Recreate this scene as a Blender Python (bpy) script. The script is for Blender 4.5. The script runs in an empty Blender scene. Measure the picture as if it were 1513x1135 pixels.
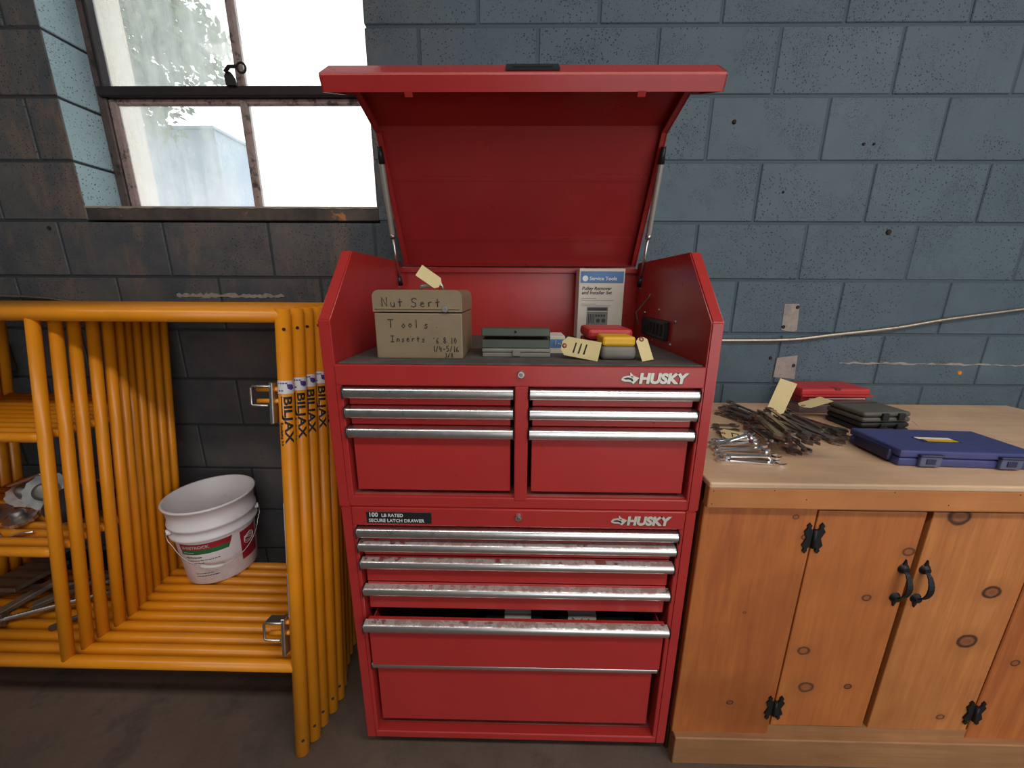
import bpy, bmesh, math, random
import numpy as np
from mathutils import Vector, Matrix, Euler
from mathutils.bvhtree import BVHTree
random.seed(7)
SC = bpy.context.scene
COL = SC.collection
PI = math.pi

# ------------------------------------------------------------------ camera
F_PX, PITCH, YAW, ROLL, CAM_H = 560.0, .2468, .0149, .0059, 1.375
def cam_axes():
    c, s = math.cos(YAW), math.sin(YAW); cp, sp = math.cos(PITCH), math.sin(PITCH); cr, sr = math.cos(ROLL), math.sin(ROLL)
    x = Vector((c, s, 0)); y = Vector((-s, c, 0)); z = Vector((0, 0, 1))
    d = y*cp - z*sp; v = -y*sp - z*cp
    return x*cr - v*sr, x*sr + v*cr, d
CU, CV, CD = cam_axes()
CAMP = Vector((0, 0, CAM_H))
cd = bpy.data.cameras.new('camera'); cam = bpy.data.objects.new('camera', cd); COL.objects.link(cam)
cd.sensor_width = 36; cd.lens = 36*F_PX/1513; cd.clip_start = .02; cd.clip_end = 200
m3 = Matrix((CU, -CV, -CD)).transposed()
cam.matrix_world = Matrix.Translation(CAMP) @ m3.to_4x4()
SC.camera = cam
def un(px, py, ax, val):
    """pixel of the 1513 x 1135 photograph -> point on the plane x, y or z = val"""
    r = CU*((px-756.5)/F_PX) + CV*((py-567.5)/F_PX) + CD
    i = 'xyz'.index(ax)
    return CAMP + r*((val-CAMP[i])/r[i])

# ------------------------------------------------------------------ light
w = bpy.data.worlds.new('world'); SC.world = w; w.use_nodes = True
bg = w.node_tree.nodes['Background']; bg.inputs[0].default_value = (.98, .985, 1, 1); bg.inputs[1].default_value = 5.0   # overcast sky
def portal(name, loc, rot, sx, sy):
    l = bpy.data.lights.new(name, 'AREA'); l.shape = 'RECTANGLE'; l.size = sx; l.size_y = sy
    l.cycles.is_portal = True
    o = bpy.data.objects.new(name, l); COL.objects.link(o); o.location = loc; o.rotation_euler = rot
DOOR = (.3, 4.5, 3.2)      # bay door opening in the wall behind the camera: x0, x1, height
portal('window_daylight', (-1.07, 1.84, 2.14), (-PI/2, 0, 0), 1.1, .96)
portal('bay_door_daylight', ((DOOR[0]+DOOR[1])/2, -3.45, DOOR[2]/2), (PI/2, 0, 0), DOOR[1]-DOOR[0], DOOR[2])
def tube_lamp(name, loc, power):
    l = bpy.data.lights.new(name, 'AREA'); l.shape = 'RECTANGLE'; l.size = 2.4; l.size_y = .3; l.energy = power; l.color = (1, .96, .91)
    o = bpy.data.objects.new(name, l); COL.objects.link(o); o.location = loc
for lx_, pw_ in ((-1.6, 42), (.9, 74), (3.3, 78)): tube_lamp('ceiling_fluorescent', (lx_, -.7, 3.42), pw_)
SC.view_settings.view_transform = 'Standard'; SC.view_settings.look = 'None'; SC.view_settings.gamma = 1
SC.view_settings.use_curve_mapping = False
SC.view_settings.exposure = -0.98
SC.cycles.use_denoising = True
SC.cycles.max_bounces = 10; SC.cycles.diffuse_bounces = 5; SC.cycles.glossy_bounces = 4
SC.cycles.transparent_max_bounces = 12
SC.cycles.sample_clamp_indirect = 6

# ------------------------------------------------------------------ materials
MATS = {}
def lin(r, g, b):
    f = lambda c: (c/255/12.92) if c <= 10 else ((c/255+.055)/1.055)**2.4
    return (f(r), f(g), f(b), 1)
class NT:
    def __init__(s, name):
        s.m = bpy.data.materials.new(name); s.m.use_nodes = True; s.t = s.m.node_tree; s.n = s.t.nodes; s.l = s.t.links
        s.b = s.n['Principled BSDF']; s.out = s.n['Material Output']
        MATS[name] = s.m
    def node(s, t, **k):
        n = s.n.new(t)
        for a, v in k.items(): setattr(n, a, v)
        return n
    def set(s, i, v):
        if hasattr(v, 'is_output') or isinstance(v, bpy.types.NodeSocket): s.l.new(v, i)
        else: i.default_value = v
    def coord(s, kind='Object'):
        if kind == 'World': return s.node('ShaderNodeNewGeometry').outputs['Position']
        return s.node('ShaderNodeTexCoord').outputs[kind]
    def mapping(s, v, scale=(1, 1, 1), loc=(0, 0, 0), rot=(0, 0, 0)):
        n = s.node('ShaderNodeMapping'); s.l.new(v, n.inputs[0]); n.inputs['Scale'].default_value = scale; n.inputs['Location'].default_value = loc; n.inputs['Rotation'].default_value = rot
        return n.outputs[0]
    def noise(s, v, scale, detail=4, rough=.6, dist=0):
        n = s.node('ShaderNodeTexNoise'); s.l.new(v, n.inputs['Vector']); n.inputs['Scale'].default_value = scale; n.inputs['Detail'].default_value = detail; n.inputs['Roughness'].default_value = rough; n.inputs['Distortion'].default_value = dist
        return n.outputs[0]
    def voronoi(s, v, scale, feature='F1'):
        n = s.node('ShaderNodeTexVoronoi', feature=feature); s.l.new(v, n.inputs['Vector']); n.inputs['Scale'].default_value = scale
        return n.outputs['Distance']
    def rng(s, v, a, b, c=0, d=1):
        n = s.node('ShaderNodeMapRange'); n.clamp = True
        s.l.new(v, n.inputs[0])
        for i, q in enumerate((a, b, c, d)): n.inputs[i+1].default_value = q
        return n.outputs[0]
    def math(s, op, a, b=0):
        n = s.node('ShaderNodeMath', operation=op); s.set(n.inputs[0], a); s.set(n.inputs[1], b); return n.outputs[0]
    def vmath(s, op, a, b=None):
        n = s.node('ShaderNodeVectorMath', operation=op); s.set(n.inputs[0], a)
        if b is not None: s.set(n.inputs[1], b)
        return n.outputs['Value'] if op in ('LENGTH', 'DISTANCE', 'DOT_PRODUCT') else n.outputs[0]
    def mix(s, f, a, b):
        n = s.node('ShaderNodeMix', data_type='RGBA'); s.set(n.inputs[0], f); s.set(n.inputs[6], a); s.set(n.inputs[7], b); return n.outputs[2]
    def xyz(s, v):
        n = s.node('ShaderNodeSeparateXYZ'); s.l.new(v, n.inputs[0]); return n.outputs
    def bump(s, h, strength=.3, dist=.002):
        n = s.node('ShaderNodeBump'); n.inputs['Strength'].default_value = strength; n.inputs['Distance'].default_value = dist; s.l.new(h, n.inputs['Height']); s.l.new(n.outputs[0], s.b.inputs['Normal'])
    def color(s, c): s.set(s.b.inputs['Base Color'], c)
    def rough(s, r): s.set(s.b.inputs['Roughness'], r)
    def metal(s, r): s.set(s.b.inputs['Metallic'], r)
def mat(name, c, rough=.5, metal=0, var=.12, scale=14, bump=0, bscale=200, c2=None, thr=(.5, .7), kind='Object'):
    """plain procedural paint/plastic: base colour, noise tint, optional second (dirt) colour, optional fine relief"""
    t = NT(name); v = t.coord(kind)
    n = t.noise(v, scale, 5)
    a = tuple(min(1, x*(1-var)) for x in c[:3])+(1,); b = tuple(min(1, x*(1+var)) for x in c[:3])+(1,)
    col = t.mix(t.rng(n, .3, .7), a, b)
    if c2: col = t.mix(t.rng(t.noise(v, scale*.55, 6, .7), thr[0], thr[1]), col, c2)
    t.color(col); t.metal(metal)
    t.rough(t.rng(t.noise(v, scale*3, 3), .2, .8, max(.02, rough*.85), min(1, rough*1.15)))
    if bump: t.bump(t.noise(v, bscale, 3), bump, .001)
    return t.m

mat('red_paint', lin(168, 46, 43), .3, 0, .06, 5, .03, 400, lin(120, 34, 34), (.62, .9))
mat('red_dusty', lin(150, 62, 56), .55, 0, .12, 9, 0, 1, lin(150, 110, 98), (.45, .8))
mat('chrome', (.8, .78, .76, 1), .3, 1, .08, 30, 0)
mat('chrome_wrench', (.85, .85, .86, 1), .16, 1, .05, 60)
mat('dark_wrench', (.34, .29, .25, 1), .36, 1, .3, 50, .1, 500, (.16, .11, .08, 1), (.5, .75))
mat('strut_grey', lin(176, 168, 156), .4, .3, .05, 20)
mat('steel', (.55, .54, .52, 1), .38, 1, .1, 30)
mat('dull_steel', (.32, .30, .28, 1), .5, 1, .25, 25, .2, 200, (.14, .10, .08, 1), (.5, .8))
mat('black_plastic', lin(28, 28, 30), .45, 0, .1, 20)
mat('black_rubber', lin(38, 37, 36), .8, 0, .15, 30, .2, 300)
mat('liner', lin(70, 66, 62), .85, 0, .15, 20, .3, 600, lin(96, 90, 84), (.45, .75))
mat('dark_void', lin(16, 15, 15), .9)
mat('olive_metal', lin(134, 118, 92), .42, 0, .06, 12, .05, 300, lin(112, 98, 76), (.5, .85))
mat('ink', lin(42, 38, 34), .7)
mat('ink_black', lin(14, 13, 13), .6)
mat('army_green', lin(66, 74, 62), .45, 0, .08, 20)
mat('clear_grey', lin(122, 118, 108), .25, 0, .1, 30)
mat('manila', lin(214, 194, 142), .75, 0, .04, 25, .05, 400)
mat('paper', lin(224, 218, 200), .8, 0, .04, 20)
mat('carton', lin(205, 198, 184), .7, 0, .06, 12, 0, 1, lin(160, 150, 132), (.6, .85))
mat('carton_blue', lin(84, 122, 168), .6, 0, .12, 22, 0, 1, lin(160, 180, 200), (.6, .8))
mat('print_grey', lin(120, 118, 114), .7)
mat('print_dark', lin(62, 60, 60), .7)
mat('yellow_plastic', lin(222, 168, 20), .45, 0, .06, 20)
mat('grey_plastic', lin(112, 108, 98), .5, 0, .08, 30)
mat('case_red', lin(186, 48, 48), .42, 0, .06, 18, .08, 300)
mat('case_red_dark', lin(132, 32, 34), .4, 0, .06, 18)
mat('case_grey', lin(86, 84, 76), .5, 0, .08, 20, .15, 300)
mat('case_black', lin(30, 31, 32), .55, 0, .1, 20, .2, 300)
mat('case_blue', lin(62, 67, 118), .42, 0, .08, 16, .1, 350)
mat('case_blue_dark', lin(30, 32, 68), .45, 0, .08, 16)
mat('latch_grey', lin(84, 90, 120), .4, 0, .08, 20)
mat('smoke_box', lin(120, 104, 104), .3, 0, .08, 20)
mat('white_plastic', lin(224, 220, 222), .42, 0, .05, 8, .04, 200, lin(168, 152, 146), (.55, .85))
mat('label_red', lin(150, 32, 44), .5)
mat('label_green', lin(30, 104, 58), .5)
mat('label_white', lin(214, 214, 212), .5)
mat('label_purple', lin(74, 56, 130), .5)
mat('scaffold_yellow', lin(224, 140, 24), .33, 0, .08, 7, .05, 250, lin(140, 78, 18), (.66, .86))
mat('badge_silver', lin(206, 202, 190), .35, .2, .04, 40)
mat('iron_black', lin(24, 23, 24), .5, .3, .15, 60, .3, 300)
mat('conduit_steel', (.5, .43, .36, 1), .4, 1, .15, 60)
mat('bare_block', lin(150, 140, 132), .9, 0, .15, 40, .6, 250, lin(110, 102, 98), (.5, .8))
mat('anchor_orange', lin(214, 130, 40), .6)
mat('hole_dark', lin(40, 30, 24), .9)
mat('sash_paint', lin(86, 70, 66), .6, 0, .25, 30, .4, 120, lin(40, 36, 36), (.5, .62))
mat('putty', lin(150, 128, 122), .7, 0, .2, 45, .5, 90, lin(70, 54, 50), (.52, .62))
mat('latch_iron', lin(44, 36, 38), .55, .4)
mat('cream_render', lin(236, 222, 206), .8, 0, .05, 10, .3, 60)
mat('leaf', lin(86, 110, 70), .6, 0, .35, 3)
mat('bark', lin(82, 68, 54), .9, 0, .2, 10)
mat('shed_blue', lin(150, 170, 196), .6, 0, .05, 2)
mat('grass', lin(96, 110, 66), .9, 0, .2, 2)
mat('ceiling_paint', lin(168, 162, 152), .9, 0, .06, 2)
mat('lamp_white', lin(210, 208, 200), .6)

def floor_mat():
    t = NT('concrete_floor'); v = t.coord('World')
    n1 = t.noise(v, 1.6, 8, .65); n2 = t.noise(v, 7, 8, .7); n3 = t.noise(v, 60, 4)
    c = t.mix(t.rng(n1, .35, .65), lin(80, 66, 57), lin(106, 88, 77))
    c = t.mix(t.rng(n2, .52, .72), c, lin(70, 58, 50))
    c = t.mix(t.rng(t.noise(v, 11, 6, .8), .66, .74), c, lin(150, 130, 114))
    t.color(c); t.rough(t.rng(n2, .3, .7, .5, .85)); t.bump(t.math('ADD', n3, n2), .25, .004)
floor_mat()
def block_mat(name, base, dark, soot):
    t = NT(name); v = t.coord('World'); x = t.xyz(v)
    oi = t.node('ShaderNodeObjectInfo').outputs['Random']
    n = t.noise(v, 5, 6, .65)
    c = t.mix(t.rng(n, .3, .7), base, dark)
    c = t.mix(t.math('MULTIPLY', oi, .3), c, tuple(q*.72 for q in dark[:3])+(1,))
    pit = t.voronoi(v, 95); msk = t.noise(v, 3.2, 3)
    pits = t.math('MULTIPLY', t.rng(pit, .13, .24, 1, 0), t.rng(msk, .42, .56))
    fine = t.math('MULTIPLY', t.rng(t.voronoi(v, 260), .18, .3, 1, 0), t.rng(t.noise(v, 9, 3), .5, .6))
    pits = t.math('MAXIMUM', pits, fine)
    if soot:   # worn, sooty paint on the left half of the wall and smears under the sill
        fy = t.rng(t.xyz(t.node('ShaderNodeNewGeometry').outputs['True Normal'])[1], -.4, -.6)
        m = t.math('MULTIPLY', fy, t.math('MULTIPLY', t.rng(x[0], -.1, -.75, 0, 1), t.rng(t.noise(v, 2.2, 6, .7), .2, .5, .72, 1)))
        c = t.mix(m, c, t.mix(t.rng(t.noise(v, 4, 6, .7), .4, .65), lin(70, 73, 78), lin(94, 90, 86)))
        z = t.rng(x[2], .9, 1.35, 0, 1)
        sm = t.math('MULTIPLY', t.math('MULTIPLY', t.rng(t.noise(t.mapping(v, (5, 1, 1.6)), 1.7, 7, .75), .50, .66), m), z)
        c = t.mix(t.math('MULTIPLY', sm, .75), c, lin(120, 100, 86))
        fl = t.math('MULTIPLY', t.rng(t.noise(v, 34, 4, .7), .70, .74), m)
        c = t.mix(fl, c, lin(124, 120, 118))
    rv = t.math('MULTIPLY', t.math('MULTIPLY', t.rng(x[0], -1.621, -1.617), t.rng(x[0], -1.610, -1.613)), t.rng(x[1], 1.502, 1.505))   # daylight on the window reveal, painted in as a lighter blue
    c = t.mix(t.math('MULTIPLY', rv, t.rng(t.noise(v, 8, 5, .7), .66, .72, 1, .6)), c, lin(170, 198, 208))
    c = t.mix(t.math('MULTIPLY', pits, .85), c, lin(20, 22, 26))
    t.color(c); t.rough(.62)
    h = t.math('SUBTRACT', t.math('MULTIPLY', t.noise(v, 70, 4, .7), .6), t.math('MULTIPLY', pits, 1.2))
    t.bump(h, .55, .004)
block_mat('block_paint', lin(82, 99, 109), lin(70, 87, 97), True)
block_mat('wall_paint_plain', lin(120, 136, 146), lin(104, 122, 134), False)
def reveal_mat():
    t = NT('mortar_paint'); v = t.coord('World'); x = t.xyz(v)
    c = t.mix(t.rng(x[0], -.1, -.75, 0, .85), lin(64, 78, 87), lin(46, 47, 50))
    t.color(c); t.rough(.7); t.bump(t.noise(v, 90, 4), .4, .003)
reveal_mat()
def sill_mat():
    t = NT('sill_cement'); v = t.coord('World')
    c = t.mix(t.rng(t.noise(v, 6, 6, .7), .4, .62), lin(58, 50, 47), lin(88, 76, 68))
    c = t.mix(t.rng(t.noise(v, 9, 4, .6), .66, .7), c, lin(168, 108, 62))
    t.color(c); t.rough(.8); t.bump(t.noise(v, 60, 5), .5, .004)
sill_mat()
mat('sill_edge_paint', lin(150, 138, 120), .7, 0, .2, 20)
def glass_mat(name, dirt, tint):
    t = NT(name); v = t.coord('World')
    n = t.noise(t.mapping(v, (9, 9, 1.2)), 1.6, 6, .65); n2 = t.noise(v, 5, 5, .6)
    f = t.math('ADD', t.math('MULTIPLY', t.rng(n, .3, .7), .28), t.math('MULTIPLY', t.rng(n2, .3, .7), .22))
    f = t.math('ADD', f, dirt)
    tr = t.node('ShaderNodeBsdfTransparent'); tr.inputs[0].default_value = (.97, .98, .98, 1)
    tl = t.node('ShaderNodeBsdfTranslucent'); tl.inputs[0].default_value = tint
    gl = t.node('ShaderNodeBsdfGlossy'); gl.inputs['Roughness'].default_value = .05
    a = t.node('ShaderNodeMixShader'); t.l.new(f, a.inputs[0]); t.l.new(tr.outputs[0], a.inputs[1]); t.l.new(tl.outputs[0], a.inputs[2])
    fr = t.node('ShaderNodeFresnel'); fr.inputs[0].default_value = 1.3
    b = t.node('ShaderNodeMixShader'); t.l.new(fr.outputs[0], b.inputs[0]); t.l.new(a.outputs[0], b.inputs[1]); t.l.new(gl.outputs[0], b.inputs[2])
    t.l.new(b.outputs[0], t.out.inputs[0])
glass_mat('dirty_glass', .06, (.9, .93, .95, 1))
glass_mat('frosted_glass', .08, (.95, .97, .98, 1))
def wood_mat(name, a, b, knots=(), axis='z', seed=0, contrast=1.0):
    """pine board: long grain plus round knots at given world places (x, z, radius)"""
    t = NT(name); v = t.coord('World')
    sc = {'z': (14, 14, 1.0), 'x': (1.0, 14, 14), 'y': (14, 1.0, 14)}[axis]
    off = (seed*3.1, seed*1.7, seed*2.3)
    g = t.noise(t.mapping(v, sc, off), 2.2, 6, .6, .6)
    g2 = t.noise(t.mapping(v, tuple(q*4 for q in sc), off), 2.5, 4, .6)
    big = t.noise(t.mapping(v, (1, 1, 1), off), 2.3, 5, .6)
    c = t.mix(t.rng(g, .3, .7), a, b)
    c = t.mix(t.math('MULTIPLY', t.rng(g2, .45, .75), .35*contrast), c, tuple(q*.6 for q in b[:3])+(1,))
    c = t.mix(t.math('MULTIPLY', t.rng(big, .42, .7), .7), c, tuple(q*.62 for q in b[:3])+(1,))
    px = t.xyz(v)
    wob = t.noise(v, 30, 3)
    for kx, kz, r, dark in knots:
        dx = t.math('SUBTRACT', px[0], kx); dz = t.math('MULTIPLY', t.math('SUBTRACT', px[2], kz), 1.25)
        d = t.math('SQRT', t.math('ADD', t.math('MULTIPLY', dx, dx), t.math('MULTIPLY', dz, dz)))
        d = t.math('ADD', d, t.math('MULTIPLY', t.math('SUBTRACT', wob, .5), r*.5))
        halo = t.rng(d, r*2.6, r*.9, 0, .38)
        c = t.mix(halo, c, lin(138, 84, 44))
        ring = t.math('MULTIPLY', t.rng(d, r*1.1, r*.92), t.rng(d, r*.45, r*.75))
        c = t.mix(t.math('MULTIPLY', ring, .95 if dark else .8), c, lin(62, 32, 20))
        core = t.rng(d, r*.8, r*.3, 0, .75 if dark else .35)
        c = t.mix(core, c, lin(112, 62, 38))
    t.color(c); t.rough(t.rng(g, .2, .8, .38, .55)); t.bump(g2, .12, .001)
KP = lambda px, py, r, d=0: (un(px, py, 'y', .848).x, un(px, py, 'y', .848).z, r, d)
PA, PB = lin(190, 114, 56), lin(164, 88, 40)
wood_mat('pine_left', PA, PB, [KP(1176, 764, .009), KP(1190, 794, .011), KP(1078, 1038, .010, 1), KP(1100, 905, .005)], seed=1)
wood_mat('pine_door_a', PA, lin(172, 98, 46), [KP(1343, 816, .016), KP(1281, 884, .013), KP(1188, 962, .018), KP(1191, 1016, .022), KP(1253, 1015, .012, 1)], seed=2)
wood_mat('pine_door_b', lin(204, 134, 74), lin(180, 108, 54), [KP(1419, 764, .03, 1), KP(1466, 876, .024, 1), KP(1429, 948, .028, 1), KP(1390, 1060, .012)], seed=3)
wood_mat('pine_right', PA, PB, [KP(1500, 980, .014)], seed=4)
wood_mat('pine_apron', lin(206, 136, 78), lin(192, 120, 64), [], 'x', 5, .5)
wood_mat('pine_base', lin(172, 126, 84), lin(150, 104, 66), [], 'x', 6)
wood_mat('pine_dark', lin(84, 52, 34), lin(66, 40, 26), [], 'z', 7)
wood_mat('worktop_ply', lin(224, 188, 154), lin(208, 170, 134), [], 'x', 8, .7)
wood_mat('board_grey', lin(120, 104, 88), lin(94, 82, 70), [], 'x', 9)

# ------------------------------------------------------------------ mesh helpers
def NB(): return bmesh.new()
def box(bm, x0, x1, y0, y1, z0, z1, bev=0, seg=1):
    r = bmesh.ops.create_cube(bm, size=1, matrix=Matrix.Translation(((x0+x1)/2, (y0+y1)/2, (z0+z1)/2)) @ Matrix.Diagonal((abs(x1-x0), abs(y1-y0), abs(z1-z0), 1)))
    if bev:
        es = list({e for v in r['verts'] for e in v.link_edges})
        bmesh.ops.bevel(bm, geom=es, offset=bev, segments=seg, affect='EDGES', profile=.5, clamp_overlap=True)
    return bm
def prism(bm, pts, d, axis='y', d0=0):
    """polygon pts in the plane across AXIS, extruded from d0 to d along it: y -> pts (x,z), x -> pts (y,z), z -> pts (x,y)"""
    def P(p, q): return {'y': (p[0], q, p[1]), 'x': (q, p[0], p[1]), 'z': (p[0], p[1], q)}[axis]
    a = [bm.verts.new(P(p, d0)) for p in pts]; b = [bm.verts.new(P(p, d)) for p in pts]
    n = len(pts)
    fs = [bm.faces.new(a), bm.faces.new(b[::-1])]
    for i in range(n): fs.append(bm.faces.new((a[i], b[i], b[(i+1) % n], a[(i+1) % n])))
    bmesh.ops.recalc_face_normals(bm, faces=fs)
    return bm
def tube(bm, pts, r, seg=10, caps=True, close=False):
    pts = [Vector(p) for p in pts]; n = len(pts)
    rs = r if isinstance(r, (list, tuple)) else [r]*n
    rings = []; up = None
    for i, p in enumerate(pts):
        if close: d = (pts[(i+1) % n]-pts[i-1])
        else: d = pts[min(i+1, n-1)]-pts[max(i-1, 0)]
        d.normalize()
        if up is None:
            up = d.orthogonal().normalized()
        up = (up-d*up.dot(d)); up = up.normalized() if up.length > 1e-6 else d.orthogonal().normalized()
        s = d.cross(up)
        rings.append([bm.verts.new(p+(up*math.cos(a)+s*math.sin(a))*rs[i]) for a in [2*PI*k/seg for k in range(seg)]])
    for i in range(n if close else n-1):
        A, B = rings[i], rings[(i+1) % n]
        for k in range(seg):
            f = bm.faces.new((A[k], A[(k+1) % seg], B[(k+1) % seg], B[k])); f.smooth = True
    if caps and not close:
        bm.faces.new(rings[0][::-1]); bm.faces.new(rings[-1])
    return bm
def lathe(bm, prof, seg=24, c=(0, 0), a0=0, a1=2*PI, cap=False):
    """prof: (radius, z) list, turned about a vertical axis at c"""
    full = abs(a1-a0-2*PI) < 1e-6
    n = seg if full else seg+1
    V = [[bm.verts.new((c[0]+r*math.cos(a0+(a1-a0)*k/seg), c[1]+r*math.sin(a0+(a1-a0)*k/seg), z)) for k in range(n)] for r, z in prof]
    for i in range(len(prof)-1):
        for k in range(seg):
            k2 = (k+1) % n
            f = bm.faces.new((V[i][k], V[i][k2], V[i+1][k2], V[i+1][k])); f.smooth = True
    if cap:
        bm.faces.new(V[0][::-1]); bm.faces.new(V[-1])
    return bm
def xf(bm, M): bmesh.ops.transform(bm, matrix=M, verts=bm.verts); return bm
def link(name, data, parent=None, material=None):
    o = bpy.data.objects.new(name, data); COL.objects.link(o)
    if parent: o.parent = parent
    if material and data is not None and not data.materials: data.materials.append(MATS[material])
    return o
def obj(name, bm, material, parent=None, world=True, smooth=None, norm=True):
    """one mesh object; with WORLD the bmesh is in world coordinates and is moved into the parent's frame"""
    if parent is not None and world:
        off = Vector((0, 0, 0)); p = parent
        while p is not None: off += p.location; p = p.parent
        bmesh.ops.translate(bm, vec=-off, verts=bm.verts)
    if norm: bmesh.ops.recalc_face_normals(bm, faces=bm.faces)
    if smooth:
        for f in bm.faces: f.smooth = True
    me = bpy.data.meshes.new(name); bm.to_mesh(me); bm.free()
    if smooth: me.set_sharp_from_angle(angle=math.radians(smooth))
    return link(name, me, parent, material)
def tag(o, label=None, cat=None, group=None, kind=None):
    if label: o['label'] = label
    if cat: o['category'] = cat
    if group: o['group'] = group
    if kind: o['kind'] = kind
    return o
def thing(name, loc, label, cat, group=None, rot=(0, 0, 0)):
    o = link(name, None); o.location = loc; o.rotation_euler = rot; o.empty_display_size = .05
    return tag(o, label, cat, group)
def text_bm(s, size, ext=.0004, bold=0.0, shear=0.0, align='LEFT', space=1.0, sx=1.0):
    c = bpy.data.curves.new('lettering', 'FONT'); c.body = s; c.size = size; c.extrude = ext; c.offset = bold*size; c.shear = shear; c.align_x = align; c.space_character = space; c.resolution_u = 3
    o = bpy.data.objects.new('lettering', c); COL.objects.link(o)
    dg = bpy.context.evaluated_depsgraph_get(); me = bpy.data.meshes.new_from_object(o.evaluated_get(dg))
    bm = bmesh.new(); bm.from_mesh(me); bpy.data.meshes.remove(me); bpy.data.objects.remove(o); bpy.data.curves.remove(c)
    if sx != 1: bmesh.ops.scale(bm, vec=(sx, 1, 1), verts=bm.verts)
    return bm
FACE_FRONT = Matrix(((1, 0, 0, 0), (0, 0, -1, 0), (0, 1, 0, 0), (0, 0, 0, 1)))     # lettering plane turned to face -y
def text_front(s, x, y, z, size, **k): return xf(text_bm(s, size, **k), Matrix.Translation((x, y, z)) @ FACE_FRONT)
def slice_axis(bm, i, step):
    lo = min(v.co[i] for v in bm.verts); hi = max(v.co[i] for v in bm.verts); q = lo+step
    no = Vector((0, 0, 0)); no[i] = 1
    while q < hi:
        co = Vector((0, 0, 0)); co[i] = q
        bmesh.ops.bisect_plane(bm, geom=bm.verts[:]+bm.edges[:]+bm.faces[:], plane_co=co, plane_no=no); q += step
    return bm
def strokes(bm, lines, r, f):
    for ln in lines: tube(bm, [f(*p) for p in ln], r, 5)
    return bm
def merge(a, b):
    me = bpy.data.meshes.new('t'); b.to_mesh(me); a.from_mesh(me); bpy.data.meshes.remove(me); b.free(); return a
def tris(roots, skip=()):
    """world-space vertices, faces and densely sampled edge points of things with all their parts"""
    V, F, S = [], [], []
    todo = list(roots)
    while todo:
        o = todo.pop(); todo += list(o.children)
        if o.type != 'MESH' or o.name.split('.')[0] in skip: continue
        M = o.matrix_world; n = len(V); W = [M @ v.co for v in o.data.vertices]; V += W
        F += [tuple(n+i for i in p.vertices) for p in o.data.polygons]
        for e in o.data.edges:
            a, c = W[e.vertices[0]], W[e.vertices[1]]; k = min(400, int((c-a).length/.005)+1)
            S += [a.lerp(c, i/k) for i in range(k)]
    return V, F, S
def settle(root, under, up=.1, sink=.0004, skip=('string', 'eyelet')):
    bpy.context.view_layer.update()
    V, F, S = tris([root], skip); lift = Vector((0, 0, up)); V = [v+lift for v in V]; S = [p+lift for p in S]
    oV, oF, oS = tris(under, ('string',)); mov = BVHTree.FromPolygons(V, F); obs = BVHTree.FromPolygons(oV, oF)
    lo = [min(v[i] for v in V) for i in (0, 1)]; hi = [max(v[i] for v in V) for i in (0, 1)]; top = max(v.z for v in V)
    d = 9.
    for p in S:
        h = obs.ray_cast(p, Vector((0, 0, -1)))
        if h[0] is not None: d = min(d, h[3])
    for p in oS:
        if lo[0] <= p.x <= hi[0] and lo[1] <= p.y <= hi[1] and p.z < top:
            h = mov.ray_cast(p, Vector((0, 0, 1)))
            if h[0] is not None: d = min(d, h[3])
    if d < 9: root.location.z += up-d-sink
    bpy.context.view_layer.update()
def zc(z, Y): return CAM_H-(CAM_H-z)*Y/.845

# ------------------------------------------------------------------ the setting
WALL_Y = 1.5; ROW = .2015; BLK = .3983
X0, X1, YF, CEIL = -3.7, 4.9, -3.4, 3.5
WIN = (-1.615, -.52, 1.662, 2.62)
def struct(name, bm, material): return tag(obj(name, bm, material), kind='structure')
struct('floor', box(NB(), X0-.2, X1+.2, YF-.2, WALL_Y+.31, -.2, 0), 'concrete_floor')
struct('ceiling', box(NB(), X0-.2, X1+.2, YF-.2, WALL_Y+.31, CEIL, CEIL+.15), 'ceiling_paint')
struct('wall_left', box(NB(), X0-.2, X0, YF-.2, WALL_Y+.3, 0, CEIL), 'wall_paint_plain')
struct('wall_right', box(NB(), X1, X1+.2, YF-.2, WALL_Y+.3, 0, CEIL), 'wall_paint_plain')
b = NB()
for q in ((X0, DOOR[0], 0, CEIL), (DOOR[1], X1, 0, CEIL), (DOOR[0], DOOR[1], DOOR[2], CEIL)): box(b, q[0], q[1], YF-.2, YF, q[2], q[3])
struct('wall_front', b, 'wall_paint_plain')
# back wall: mortar core with every block set into it, cream outer leaf
b = NB(); e = .005
for q in ((X0, WIN[0]-e, 0, CEIL), (WIN[1]+e, X1, 0, CEIL), (WIN[0]-e, WIN[1]+e, 0, 8*ROW-e), (WIN[0]-e, WIN[1]+e, WIN[3]+e, CEIL)):
    box(b, q[0], q[1], WALL_Y+.004, WALL_Y+.197, q[2], q[3])
wall = struct('wall_back', b, 'mortar_paint')
b = NB(); e = -.012
for q in ((X0, WIN[0]-e, 0, CEIL), (WIN[1]+e, X1, 0, CEIL), (WIN[0]-e, WIN[1]+e, 0, WIN[2]), (WIN[0]-e, WIN[1]+e, WIN[3], CEIL)):
    box(b, q[0], q[1], WALL_Y+.197, WALL_Y+.31, q[2], q[3])
obj('outer_leaf', b, 'cream_render', wall)
BM = {}
def block_mesh(wd, ht):
    k = (round(wd, 3), round(ht, 3))
    if k not in BM:
        bm = box(NB(), -wd/2, wd/2, 0, .19, -ht/2, ht/2, .0028)
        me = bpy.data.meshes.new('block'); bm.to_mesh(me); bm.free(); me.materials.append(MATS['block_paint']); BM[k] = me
    return BM[k]
J = .009
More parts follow.
